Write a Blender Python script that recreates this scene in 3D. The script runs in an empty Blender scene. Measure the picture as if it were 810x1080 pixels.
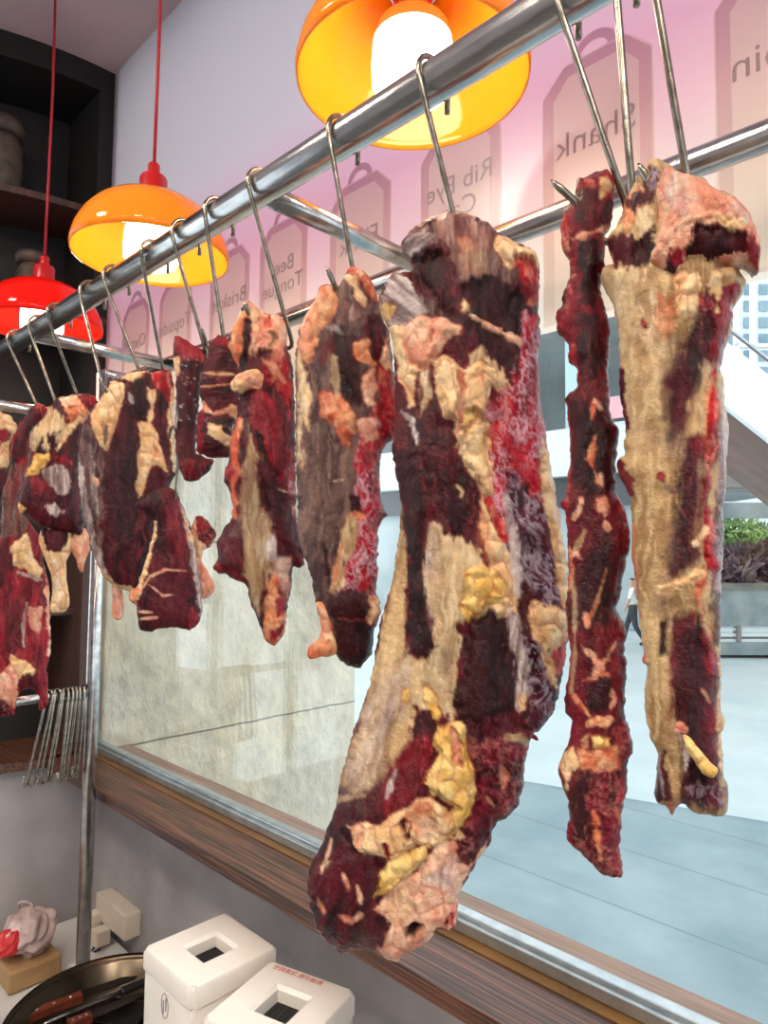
import bpy, bmesh, math, random
import numpy as np
from mathutils import Vector, Matrix, Euler
random.seed(7)
SC = bpy.context.scene
COL = SC.collection
PI = math.pi
# ------------------------------------------------------------------ camera model
F, YAW, PITCH, ROLL = 722.05, -0.776298, 0.06214, 0.0087137
CAM = np.array([0.0, -0.87, 1.75])
def cam_basis():
    f = np.array([math.cos(PITCH)*math.sin(YAW), math.cos(PITCH)*math.cos(YAW), math.sin(PITCH)])
    r = np.array([math.cos(YAW), -math.sin(YAW), 0.0]); u = np.cross(r, f)
    c, s = math.cos(ROLL), math.sin(ROLL)
    return np.array([c*r+s*u, -s*r+c*u, f])
MB = cam_basis()
def rays(u, v):
    u = np.asarray(u, float); v = np.asarray(v, float)
    d = np.stack([(u-405)/F, -(v-540)/F, np.ones_like(u)], -1)
    return d @ MB
def onplane(u, v, p0, n):
    d = rays(u, v)
    t = ((np.asarray(p0)-CAM) @ n) / (d @ n)
    return CAM + d*t[..., None] if d.ndim > 1 else CAM + d*t
def onY(u, v, Y): return onplane(u, v, np.array([0, Y, 0.0]), np.array([0, 1.0, 0]))
def onX(u, v, X): return onplane(u, v, np.array([X, 0, 0.0]), np.array([1.0, 0, 0]))
def onZ(u, v, Z): return onplane(u, v, np.array([0, 0, float(Z)]), np.array([0, 0, 1.0]))
def atdep(u, v, D): return CAM + rays(u, v)*D
def project(P):
    q = (P-CAM) @ MB.T
    return 405+F*q[..., 0]/q[..., 2], 540-F*q[..., 1]/q[..., 2]
cd = bpy.data.cameras.new('camera'); cam = bpy.data.objects.new('camera', cd); COL.objects.link(cam)
cd.sensor_fit = 'VERTICAL'; cd.sensor_height = 36; cd.sensor_width = 27; cd.lens = F/1080*36
cd.clip_start = 0.02; cd.clip_end = 400
mw = Matrix.Identity(4)
for i in range(3):
    mw[i][0] = MB[0][i]; mw[i][1] = MB[1][i]; mw[i][2] = -MB[2][i]; mw[i][3] = CAM[i]
cam.matrix_world = mw
SC.camera = cam
SC.view_settings.view_transform = 'Standard'; SC.view_settings.look = 'None'
SC.view_settings.gamma = 1.0; SC.view_settings.use_curve_mapping = False
SC.view_settings.exposure = 0.2
# ------------------------------------------------------------------ helpers
def lin(c):
    c = np.asarray(c, float)/255.0
    return np.where(c <= 0.04045, c/12.92, ((c+0.055)/1.055)**2.4)
def rgba(c):
    l = lin(c); return (float(l[0]), float(l[1]), float(l[2]), 1.0)
def link(o, parent=None):
    COL.objects.link(o)
    if parent is not None:
        o.parent = parent
    return o
def tag(o, label=None, cat=None, group=None, kind=None):
    if label: o['label'] = label
    if cat: o['category'] = cat
    if group: o['group'] = group
    if kind: o['kind'] = kind
    return o
def empty(name, loc, rz=0.0):
    o = bpy.data.objects.new(name, None); o.empty_display_size = .05
    o.location = loc; o.rotation_euler = (0, 0, rz)
    return link(o)
def obj(name, bm, mat, parent=None, smooth=False):
    me = bpy.data.meshes.new(name); bm.normal_update(); bm.to_mesh(me); bm.free()
    for m in (mat if isinstance(mat, (list, tuple)) else [mat]): me.materials.append(m)
    if smooth:
        me.polygons.foreach_set('use_smooth', [True]*len(me.polygons))
    o = bpy.data.objects.new(name, me)
    return link(o, parent)
def autosmooth(o, ang=40):
    me = o.data
    me.polygons.foreach_set('use_smooth', [True]*len(me.polygons))
    bm = bmesh.new(); bm.from_mesh(me)
    for e in bm.edges:
        if len(e.link_faces) == 2 and e.calc_face_angle(0) > math.radians(ang): e.smooth = False
    bm.to_mesh(me); bm.free(); return o
def bx(bm, lo, hi, bevel=0.0, mi=0, rot=None, piv=None):
    lo = Vector(lo); hi = Vector(hi); c = (lo+hi)/2; s = hi-lo
    r = bmesh.ops.create_cube(bm, size=1.0, matrix=Matrix.Translation(c) @ Matrix.Diagonal((s.x, s.y, s.z, 1)))
    vs = r['verts']
    fs = set(f for v in vs for f in v.link_faces)
    for f in fs: f.material_index = mi
    if bevel > 0:
        es = list(set(e for v in vs for e in v.link_edges))
        rr = bmesh.ops.bevel(bm, geom=es, offset=bevel, segments=2, affect='EDGES', profile=.5)
        vs = list(set(v for f in rr['faces'] for v in f.verts) | set(v for v in vs if v.is_valid))
        for f in rr['faces']: f.material_index = mi
    if rot is not None:
        bmesh.ops.rotate(bm, verts=[v for v in vs if v.is_valid], cent=piv or c, matrix=rot)
    return vs
def tube(bm, pts, rad, seg=10, caps=True, mi=0):
    pts = [Vector(p) for p in pts]
    n = len(pts); rads = rad if isinstance(rad, (list, tuple)) else [rad]*n
    tan = [(pts[min(i+1, n-1)]-pts[max(i-1, 0)]).normalized() for i in range(n)]
    up = Vector((0, 0, 1)) if abs(tan[0].z) < .9 else Vector((1, 0, 0))
    nor = tan[0].cross(up).normalized()
    rings = []
    for i in range(n):
        if i:
            nor = (nor - tan[i]*nor.dot(tan[i]))
            nor = nor.normalized() if nor.length > 1e-6 else tan[i].orthogonal().normalized()
        b = tan[i].cross(nor)
        rings.append([bm.verts.new(pts[i]+(nor*math.cos(a)+b*math.sin(a))*rads[i]) for a in [2*PI*k/seg for k in range(seg)]])
    for i in range(n-1):
        for k in range(seg):
            f = bm.faces.new((rings[i][k], rings[i][(k+1) % seg], rings[i+1][(k+1) % seg], rings[i+1][k])); f.material_index = mi; f.smooth = True
    if caps:
        bm.faces.new(rings[0][::-1]).material_index = mi; bm.faces.new(rings[-1]).material_index = mi
def lathe(bm, prof, c=(0, 0, 0), seg=48, mi=0, a0=0, closed=False):
    c = Vector(c); rings = []
    for r, z in prof:
        if r < 1e-6: rings.append([bm.verts.new(c+Vector((0, 0, z)))])
        else: rings.append([bm.verts.new(c+Vector((r*math.cos(a0+2*PI*k/seg), r*math.sin(a0+2*PI*k/seg), z))) for k in range(seg)])
    prs = list(zip(rings, rings[1:]))
    if closed: prs.append((rings[-1], rings[0]))
    for A, B in prs:
        for k in range(seg):
            k2 = (k+1) % seg
            if len(A) == 1 and len(B) == 1: continue
            if len(A) == 1: f = bm.faces.new((A[0], B[k2], B[k]))
            elif len(B) == 1: f = bm.faces.new((A[k], A[k2], B[0]))
            else: f = bm.faces.new((A[k], A[k2], B[k2], B[k]))
            f.material_index = mi; f.smooth = True
def smooth_path(pts, n=6):
    P = [Vector(p) for p in pts]; out = []
    for i in range(len(P)-1):
        p0, p1, p2, p3 = P[max(i-1, 0)], P[i], P[i+1], P[min(i+2, len(P)-1)]
        for k in range(n):
            t = k/n
            out.append(.5*((2*p1)+(p2-p0)*t+(2*p0-5*p1+4*p2-p3)*t*t+(3*p1-p0-3*p2+p3)*t**3))
    out.append(P[-1]); return out
def prism(bm, poly, axis_fn, d0, d1, mi=0):
    A = [bm.verts.new(axis_fn(x, y, d0)) for x, y in poly]; B = [bm.verts.new(axis_fn(x, y, d1)) for x, y in poly]
    n = len(poly)
    fs = [bm.faces.new(A), bm.faces.new(B[::-1])]
    for i in range(n):
        fs.append(bm.faces.new((A[i], B[i], B[(i+1) % n], A[(i+1) % n])))
    for f in fs: f.material_index = mi
    bmesh.ops.recalc_face_normals(bm, faces=fs)
# ------------------------------------------------------------------ materials
def nmat(name):
    m = bpy.data.materials.new(name); m.use_nodes = True
    nt = m.node_tree; b = nt.nodes['Principled BSDF']
    return m, nt, b
def noise_mat(name, c1, c2=None, scale=20, rough=.5, metal=0, bump=0, stretch=(1, 1, 1), detail=4, spec=.5, bscale=None, coat=0, lo=.35, hi=.65):
    m, nt, b = nmat(name); N = nt.nodes; L = nt.links
    c2 = c2 or c1
    tc = N.new('ShaderNodeTexCoord'); mp = N.new('ShaderNodeMapping'); mp.inputs['Scale'].default_value = stretch
    L.new(tc.outputs['Object'], mp.inputs['Vector'])
    nz = N.new('ShaderNodeTexNoise'); nz.inputs['Scale'].default_value = scale; nz.inputs['Detail'].default_value = detail
    L.new(mp.outputs[0], nz.inputs['Vector'])
    cr = N.new('ShaderNodeValToRGB'); cr.color_ramp.elements[0].position = lo; cr.color_ramp.elements[1].position = hi
    cr.color_ramp.elements[0].color = rgba(c1); cr.color_ramp.elements[1].color = rgba(c2)
    L.new(nz.outputs[0], cr.inputs[0]); L.new(cr.outputs[0], b.inputs['Base Color'])
    b.inputs['Roughness'].default_value = rough; b.inputs['Metallic'].default_value = metal
    b.inputs['Specular IOR Level'].default_value = spec; b.inputs['Coat Weight'].default_value = coat
    if bump:
        bp = N.new('ShaderNodeBump'); bp.inputs['Strength'].default_value = bump; bp.inputs['Distance'].default_value = .01
        nz2 = N.new('ShaderNodeTexNoise'); nz2.inputs['Scale'].default_value = bscale or scale*3; nz2.inputs['Detail'].default_value = 5
        L.new(mp.outputs[0], nz2.inputs['Vector'])
        L.new(nz2.outputs[0], bp.inputs['Height']); L.new(bp.outputs[0], b.inputs['Normal'])
    return m
M = {}
M['steel'] = noise_mat('brushed_steel', (178, 180, 182), (212, 212, 212), 60, .22, 1, .03, (.3, 1, 1))
M['wire'] = noise_mat('hook_steel', (130, 122, 110), (175, 168, 155), 90, .25, 1)
M['chrome'] = noise_mat('frame_chrome', (168, 180, 186), (192, 202, 206), 30, .3, .8)
M['sillreflect'] = noise_mat('sill_reflection', (126, 100, 86), (156, 128, 112), 8, .5, stretch=(1, 20, 20))
M['wall'] = noise_mat('grey_plaster', (158, 153, 155), (178, 173, 174), 5, .75, bump=.15, bscale=60)
M['ceil'] = noise_mat('ceiling_paint', (196, 180, 184), (208, 192, 196), 4, .8, bump=.08, bscale=80)
M['floor'] = noise_mat('shop_floor', (95, 92, 90), (120, 116, 112), 8, .4)
M['bronze'] = noise_mat('bronze_trim', (120, 82, 36), (140, 98, 46), 14, .35, .3)
M['darkwood'] = noise_mat('dark_panel', (15, 11, 11), (23, 16, 15), 12, .65, stretch=(4, 4, .4), bump=.05)
M['brownframe'] = noise_mat('brown_frame', (62, 40, 34), (84, 56, 46), 20, .45, stretch=(3, 3, .3))
M['white'] = noise_mat('white_plastic', (232, 224, 214), (240, 234, 226), 9, .35)
M['black'] = noise_mat('black_void', (10, 10, 11), (18, 17, 18), 25, .6)
M['cream'] = noise_mat('cream_plastic', (214, 200, 182), (228, 214, 198), 14, .4)
M['redcap'] = noise_mat('red_lamp_plastic', (196, 22, 24), (214, 30, 30), 10, .3)
M['cord'] = noise_mat('red_cord', (170, 24, 38), (192, 34, 46), 200, .5)
M['table'] = noise_mat('white_worktop', (205, 203, 200), (220, 218, 214), 6, .3)
M['pan'] = noise_mat('pan_metal', (88, 78, 66), (112, 100, 84), 12, .24, 1)
M['blade'] = noise_mat('blade_steel', (130, 130, 130), (165, 165, 165), 40, .25, 1, stretch=(1, 8, 1))
M['handle'] = noise_mat('brown_handle', (96, 44, 30), (128, 62, 42), 30, .4, stretch=(6, 1, 1))
M['blackplastic'] = noise_mat('black_handle', (18, 18, 19), (30, 30, 31), 40, .4)
M['redink'] = noise_mat('red_ink', (206, 84, 80), (214, 96, 90), 40, .6)
M['greyink'] = noise_mat('grey_ink', (140, 132, 142), (150, 142, 150), 40, .6)
M['jar'] = noise_mat('aged_jar', (92, 78, 66), (58, 48, 42), 30, .5)
# wood
def wood():
    m, nt, b = nmat('zebra_wood'); N = nt.nodes; L = nt.links
    tc = N.new('ShaderNodeTexCoord'); mp = N.new('ShaderNodeMapping'); mp.inputs['Scale'].default_value = (.7, 40, 40)
    L.new(tc.outputs['Object'], mp.inputs[0])
    w = N.new('ShaderNodeTexNoise'); w.inputs['Scale'].default_value = 6; w.inputs['Detail'].default_value = 5; w.inputs['Distortion'].default_value = .6
    L.new(mp.outputs[0], w.inputs[0])
    cr = N.new('ShaderNodeValToRGB'); e = cr.color_ramp.elements
    e[0].position = .36; e[0].color = rgba((34, 19, 14)); e[1].position = .64; e[1].color = rgba((122, 78, 54))
    k = e.new(.47); k.color = rgba((68, 39, 28)); k = e.new(.54); k.color = rgba((98, 60, 42))
    L.new(w.outputs[0], cr.inputs[0]); L.new(cr.outputs[0], b.inputs['Base Color'])
    b.inputs['Roughness'].default_value = .38
    return m
M['wood'] = wood()
# stone outside
ZJ = float(onX(200., 774., -2.02)[2])
def stone():
    m, nt, b = nmat('rough_stone'); N = nt.nodes; L = nt.links
    tc = N.new('ShaderNodeTexCoord')
    n1 = N.new('ShaderNodeTexNoise'); n1.inputs['Scale'].default_value = 3; n1.inputs['Detail'].default_value = 8; n1.inputs['Roughness'].default_value = .65
    mp = N.new('ShaderNodeMapping'); mp.inputs['Scale'].default_value = (1, 1, .5); L.new(tc.outputs['Object'], mp.inputs[0]); L.new(mp.outputs[0], n1.inputs[0])
    cr = N.new('ShaderNodeValToRGB'); e = cr.color_ramp.elements
    e[0].position = .30; e[0].color = rgba((240, 226, 188)); e[1].position = .68; e[1].color = rgba((252, 247, 230))
    L.new(n1.outputs[0], cr.inputs[0])
    # grout joints
    sx = N.new('ShaderNodeSeparateXYZ'); L.new(tc.outputs['Object'], sx.inputs[0])
    def joint(sock, period, off, wd):
        a = N.new('ShaderNodeMath'); a.operation = 'ADD'; a.inputs[1].default_value = off; L.new(sock, a.inputs[0])
        p = N.new('ShaderNodeMath'); p.operation = 'PINGPONG'; p.inputs[1].default_value = period/2; L.new(a.outputs[0], p.inputs[0])
        q = N.new('ShaderNodeMath'); q.operation = 'LESS_THAN'; q.inputs[1].default_value = wd; L.new(p.outputs[0], q.inputs[0]); return q.outputs[0]
    j1 = joint(sx.outputs['Z'], .62, -ZJ, .003); j2 = joint(sx.outputs['Y'], 4.0, -1.6, .001)
    mx = N.new('ShaderNodeMath'); mx.operation = 'MAXIMUM'; L.new(j1, mx.inputs[0]); L.new(j2, mx.inputs[1])
    mix = N.new('ShaderNodeMix'); mix.data_type = 'RGBA'; L.new(mx.outputs[0], mix.inputs[0]); L.new(cr.outputs[0], mix.inputs[6]); mix.inputs[7].default_value = rgba((150, 143, 128))
    n2 = N.new('ShaderNodeTexNoise'); n2.inputs['Scale'].default_value = 16; n2.inputs['Detail'].default_value = 9; n2.inputs['Roughness'].default_value = .7; L.new(mp.outputs[0], n2.inputs[0])
    mr = N.new('ShaderNodeMapRange'); mr.inputs[1].default_value = .34; mr.inputs[2].default_value = .62; mr.inputs[3].default_value = .84; mr.inputs[4].default_value = 1.08; L.new(n2.outputs[0], mr.inputs[0])  # darker pits paint relief shade into the stone colour
    mu = N.new('ShaderNodeMix'); mu.data_type = 'RGBA'; mu.blend_type = 'MULTIPLY'; mu.inputs[0].default_value = 1; L.new(mix.outputs[2], mu.inputs[6]); L.new(mr.outputs[0], mu.inputs[7]); L.new(mu.outputs[2], b.inputs['Base Color'])
    bp = N.new('ShaderNodeBump'); bp.inputs['Strength'].default_value = 1.0; bp.inputs['Distance'].default_value = .05; L.new(n2.outputs[0], bp.inputs['Height']); L.new(bp.outputs[0], b.inputs['Normal'])
    b.inputs['Roughness'].default_value = .85
    return m
M['stone'] = stone()
# the same reflectance from both faces of a thin sheet
def sheet_fresnel(N, L, ior=1.45):
    ge = N.new('ShaderNodeNewGeometry'); mr = N.new('ShaderNodeMapRange'); mr.inputs[3].default_value = ior; mr.inputs[4].default_value = 1/ior
    L.new(ge.outputs['Backfacing'], mr.inputs[0]); fr = N.new('ShaderNodeFresnel'); L.new(mr.outputs[0], fr.inputs[0]); return fr
# thin glass pane
def glass():
    m = bpy.data.materials.new('window_glass'); m.use_nodes = True; nt = m.node_tree; N = nt.nodes; L = nt.links
    N.remove(N['Principled BSDF'])
    out = N['Material Output']; t = N.new('ShaderNodeBsdfTransparent'); t.inputs[0].default_value = (.985, .992, .992, 1)
    g = N.new('ShaderNodeBsdfGlossy'); g.inputs['Roughness'].default_value = .0; g.inputs[0].default_value = (1, 1, 1, 1)
    fr = sheet_fresnel(N, L)
    nz = N.new('ShaderNodeTexNoise'); nz.inputs['Scale'].default_value = 2.0
    bp = N.new('ShaderNodeBump'); bp.inputs['Strength'].default_value = .002; L.new(nz.outputs[0], bp.inputs['Height']); L.new(bp.outputs[0], g.inputs['Normal'])
    mx = N.new('ShaderNodeMixShader'); L.new(fr.outputs[0], mx.inputs[0]); L.new(t.outputs[0], mx.inputs[1]); L.new(g.outputs[0], mx.inputs[2]); L.new(mx.outputs[0], out.inputs[0])
    return m
M['glass'] = glass()
# printed translucent film: print colour runs with height; paler bottom paints in the backlight
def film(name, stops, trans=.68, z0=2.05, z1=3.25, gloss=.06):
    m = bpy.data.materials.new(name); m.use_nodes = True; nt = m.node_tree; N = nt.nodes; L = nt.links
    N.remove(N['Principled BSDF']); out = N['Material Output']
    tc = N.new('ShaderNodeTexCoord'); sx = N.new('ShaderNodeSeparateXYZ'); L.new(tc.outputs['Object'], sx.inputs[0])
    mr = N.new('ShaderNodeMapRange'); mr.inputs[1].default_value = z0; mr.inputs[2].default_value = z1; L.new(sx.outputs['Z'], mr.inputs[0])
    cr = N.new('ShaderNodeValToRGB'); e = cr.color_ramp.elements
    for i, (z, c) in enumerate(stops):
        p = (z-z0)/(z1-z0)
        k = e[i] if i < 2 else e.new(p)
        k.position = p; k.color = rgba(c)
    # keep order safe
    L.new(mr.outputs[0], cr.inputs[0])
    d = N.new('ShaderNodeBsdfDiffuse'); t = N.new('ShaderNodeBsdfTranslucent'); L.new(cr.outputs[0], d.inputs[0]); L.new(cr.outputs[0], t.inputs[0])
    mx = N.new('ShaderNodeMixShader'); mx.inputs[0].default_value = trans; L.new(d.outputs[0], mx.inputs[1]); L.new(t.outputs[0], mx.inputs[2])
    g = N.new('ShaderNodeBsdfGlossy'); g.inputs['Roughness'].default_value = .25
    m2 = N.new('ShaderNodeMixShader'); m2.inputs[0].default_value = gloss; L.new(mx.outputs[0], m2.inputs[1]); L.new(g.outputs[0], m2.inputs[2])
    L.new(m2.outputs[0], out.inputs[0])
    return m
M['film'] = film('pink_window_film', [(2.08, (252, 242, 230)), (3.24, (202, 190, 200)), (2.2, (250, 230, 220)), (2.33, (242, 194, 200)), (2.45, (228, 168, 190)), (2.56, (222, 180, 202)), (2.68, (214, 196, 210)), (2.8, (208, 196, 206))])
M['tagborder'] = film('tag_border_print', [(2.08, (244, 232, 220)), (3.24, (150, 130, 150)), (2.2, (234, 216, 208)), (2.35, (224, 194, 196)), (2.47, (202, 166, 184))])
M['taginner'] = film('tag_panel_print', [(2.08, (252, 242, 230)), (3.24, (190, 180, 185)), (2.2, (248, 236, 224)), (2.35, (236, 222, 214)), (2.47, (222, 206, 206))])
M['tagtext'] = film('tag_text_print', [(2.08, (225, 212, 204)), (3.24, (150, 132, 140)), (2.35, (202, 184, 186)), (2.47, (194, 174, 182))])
# translucent lamp plastic
def shade(name, c, c2):
    m = bpy.data.materials.new(name); m.use_nodes = True; nt = m.node_tree; N = nt.nodes; L = nt.links
    N.remove(N['Principled BSDF']); out = N['Material Output']
    nz = N.new('ShaderNodeTexNoise'); nz.inputs['Scale'].default_value = 3
    cm = N.new('ShaderNodeMix'); cm.data_type = 'RGBA'; L.new(nz.outputs[0], cm.inputs[0]); cm.inputs[6].default_value = rgba(c); cm.inputs[7].default_value = rgba(c2)
    d = N.new('ShaderNodeBsdfDiffuse'); t = N.new('ShaderNodeBsdfTranslucent'); L.new(cm.outputs[2], d.inputs[0]); L.new(cm.outputs[2], t.inputs[0])
    mx = N.new('ShaderNodeMixShader'); mx.inputs[0].default_value = .45; L.new(d.outputs[0], mx.inputs[1]); L.new(t.outputs[0], mx.inputs[2])
    g = N.new('ShaderNodeBsdfGlossy'); g.inputs['Roughness'].default_value = .08
    fr = sheet_fresnel(N, L)
    m2 = N.new('ShaderNodeMixShader'); L.new(fr.outputs[0], m2.inputs[0]); L.new(mx.outputs[0], m2.inputs[1]); L.new(g.outputs[0], m2.inputs[2])
    L.new(m2.outputs[0], out.inputs[0]); return m
M['shade_orange'] = shade('orange_lamp_plastic', (255, 180, 48), (255, 170, 40))
M['shade_red'] = shade('red_shade_plastic', (240, 40, 24), (236, 34, 20))
def emis(name, c, s):
    m, nt, b = nmat(name)
    b.inputs['Base Color'].default_value = (.8, .8, .8, 1)
    nz = nt.nodes.new('ShaderNodeTexNoise'); nz.inputs['Scale'].default_value = 2
    cm = nt.nodes.new('ShaderNodeMix'); cm.data_type = 'RGBA'; nt.links.new(nz.outputs[0], cm.inputs[0]); cm.inputs[6].default_value = rgba(c); cm.inputs[7].default_value = rgba(c)
    nt.links.new(cm.outputs[2], b.inputs['Emission Color']); b.inputs['Emission Strength'].default_value = s; return m
M['bulb'] = emis('lit_bulb', (255, 240, 214), 17.0)
M['ceilingfill'] = emis('ceiling_fill_panel', (255, 243, 226), 62.0)
# meat: colours of muscle, fat and membrane are stored on the mesh; fine grain is procedural
def meatmat():
    m, nt, b = nmat('raw_beef'); N = nt.nodes; L = nt.links
    at = N.new('ShaderNodeAttribute'); at.attribute_name = 'tissue'
    ra = N.new('ShaderNodeAttribute'); ra.attribute_name = 'gloss'
    tc = N.new('ShaderNodeTexCoord')
    n1 = N.new('ShaderNodeTexNoise'); n1.inputs['Scale'].default_value = 150; n1.inputs['Detail'].default_value = 3; L.new(tc.outputs['Object'], n1.inputs[0])
    mr = N.new('ShaderNodeMapRange'); mr.inputs[1].default_value = .3; mr.inputs[2].default_value = .7; mr.inputs[3].default_value = .9; mr.inputs[4].default_value = 1.1; L.new(n1.outputs[0], mr.inputs[0])
    mu = N.new('ShaderNodeMix'); mu.data_type = 'RGBA'; mu.blend_type = 'MULTIPLY'; mu.inputs[0].default_value = 1
    L.new(at.outputs['Color'], mu.inputs[6]); L.new(mr.outputs[0], mu.inputs[7]); L.new(mu.outputs[2], b.inputs['Base Color'])
    n2 = N.new('ShaderNodeTexNoise'); n2.inputs['Scale'].default_value = 130; n2.inputs['Detail'].default_value = 6; n2.inputs['Roughness'].default_value = .6; L.new(tc.outputs['Object'], n2.inputs[0])
    bp = N.new('ShaderNodeBump'); bp.inputs['Strength'].default_value = .8; bp.inputs['Distance'].default_value = .005; L.new(n2.outputs[0], bp.inputs['Height']); L.new(bp.outputs[0], b.inputs['Normal'])
    rm = N.new('ShaderNodeMath'); rm.operation = 'MULTIPLY'; rm.inputs[1].default_value = .8; L.new(ra.outputs['Fac'], rm.inputs[0]); L.new(rm.outputs[0], b.inputs['Roughness']); b.inputs['Specular IOR Level'].default_value = .24
    b.inputs['Subsurface Weight'].default_value = 0
    return m
M['meat'] = meatmat()
# ------------------------------------------------------------------ numpy noise (2-D, pixel-free tissue coordinates)
def _hash(ix, iy, s):
    h = (ix.astype(np.int64)*374761393 + iy.astype(np.int64)*668265263 + int(s)*2147483647) & 0xFFFFFFFF
    h = ((h ^ (h >> 13))*1274126177) & 0xFFFFFFFF
    h = h ^ (h >> 16)
    return (h & 0xFFFFFF)/float(0xFFFFFF)
def vnoise(x, y, s=0):
    x0 = np.floor(x); y0 = np.floor(y); fx = x-x0; fy = y-y0
    fx = fx*fx*fx*(fx*(fx*6-15)+10); fy = fy*fy*fy*(fy*(fy*6-15)+10)
    a = _hash(x0, y0, s); b = _hash(x0+1, y0, s); c = _hash(x0, y0+1, s); d = _hash(x0+1, y0+1, s)
    return (a*(1-fx)+b*fx)*(1-fy)+(c*(1-fx)+d*fx)*fy
def fbm(x, y, s=0, o=4, g=.5):
    t = 0; a = 1; n = 0
    for i in range(o):
        t = t+a*vnoise(x*2**i+17.3*i, y*2**i-9.1*i, s+i); n += a; a *= g
    return t/n
def worley(x, y, s=0):
    x0 = np.floor(x); y0 = np.floor(y); d1 = np.full(x.shape, 9.0); d2 = d1.copy()
    for i in (-1, 0, 1):
        for j in (-1, 0, 1):
            cx = x0+i; cy = y0+j
            d = np.hypot(cx+_hash(cx, cy, s)-x, cy+_hash(cx, cy, s+7)-y)
            m = d < d1; d2 = np.where(m, d1, np.minimum(d2, d)); d1 = np.where(m, d, d1)
    return d1, d2
def sstep(a, b, x):
    t = np.clip((x-a)/(b-a), 0, 1); return t*t*(3-2*t)
def near_poly(px, py, P, closed=True):
    P = np.asarray(P, float); n = len(P); best = np.full(px.shape, 1e9); qx = px.copy(); qy = py.copy()
    ins = np.zeros(px.shape, bool); frac = np.zeros(px.shape)
    for i in range(n if closed else n-1):
        a = P[i]; b = P[(i+1) % n]; d = b-a; l2 = d@d+1e-9
        t = np.clip(((px-a[0])*d[0]+(py-a[1])*d[1])/l2, 0, 1)
        x = a[0]+t*d[0]; y = a[1]+t*d[1]; dd = (px-x)**2+(py-y)**2
        m = dd < best; best = np.where(m, dd, best); qx = np.where(m, x, qx); qy = np.where(m, y, qy)
        frac = np.where(m, (i+t)/(n if closed else n-1), frac)
        if closed:
            c = (a[1] > py) != (b[1] > py)
            if c.any():
                xx = a[0]+(py-a[1])/(d[1] if abs(d[1]) > 1e-9 else 1e-9)*d[0]
                ins ^= c & (px < xx)
    d = np.sqrt(best)
    return (np.where(ins, -d, d) if closed else d), qx, qy, frac
# tissue: c1, c2 (fbm mix), thread colour, thread amount, thread scale(px), stretch, relief(px), lump scale, lump relief, roughness
TIS = {
 'M': ((40, 5, 13), (82, 12, 26), (128, 46, 48), .22, 4, 9, .8, 0, 0, .27),
 'B': ((26, 5, 9), (52, 9, 15), (84, 32, 34), .20, 3.5, 9, .8, 0, 0, .28),
 'R': ((90, 7, 20), (144, 18, 38), (196, 84, 80), .24, 4.5, 6, .9, 0, 0, .26),
 'C': ((128, 8, 22), (196, 34, 42), (234, 140, 116), .5, 6, 3, 1.6, 10, 3.2, .22),
 'G': ((64, 40, 42), (108, 80, 74), (158, 124, 110), .45, 4, 9, .6, 0, 0, .25),
 'T': ((80, 46, 50), (158, 112, 100), (198, 166, 154), .4, 5, 6, .8, 0, 0, .20),
 'S': ((150, 124, 124), (214, 196, 190), (244, 234, 226), .5, 3.5, 10, .9, 0, 0, .22),
 'W': ((176, 138, 98), (216, 184, 140), (240, 222, 188), .5, 4, 9, .9, 0, 0, .30),
 'N': ((160, 122, 80), (206, 170, 122), (230, 204, 158), .45, 5, 9, 1.0, 0, 0, .34),
 'F': ((228, 180, 126), (244, 212, 164), (238, 176, 136), .2, 16, 1.6, .2, 19, 6.0, .27),
 'Y': ((230, 180, 92), (246, 212, 138), (240, 190, 120), .2, 16, 1.6, .2, 20, 6.0, .27),
 'P': ((222, 146, 116), (242, 196, 164), (222, 110, 92), .3, 14, 1.8, .3, 22, 3.6, .25),
 'O': ((202, 90, 56), (230, 152, 106), (242, 204, 160), .4, 6, 2.4, .9, 13, 3.4, .27),
 'X': ((140, 10, 30), (190, 32, 52), (232, 188, 204), .75, 6, 2.2, 2.2, 0, 0, .23),
 'V': ((58, 8, 28), (94, 20, 44), (214, 194, 212), .62, 8, 2.4, 2.4, 0, 0, .24),
 'L': ((66, 6, 18), (120, 14, 36), (218, 136, 122), .38, 9, 1.3, 2.2, 13, 2.2, .24),
}
TISL = {k: tuple(lin(c) for c in v[:3])+v[3:] for k, v in TIS.items()}
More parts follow.
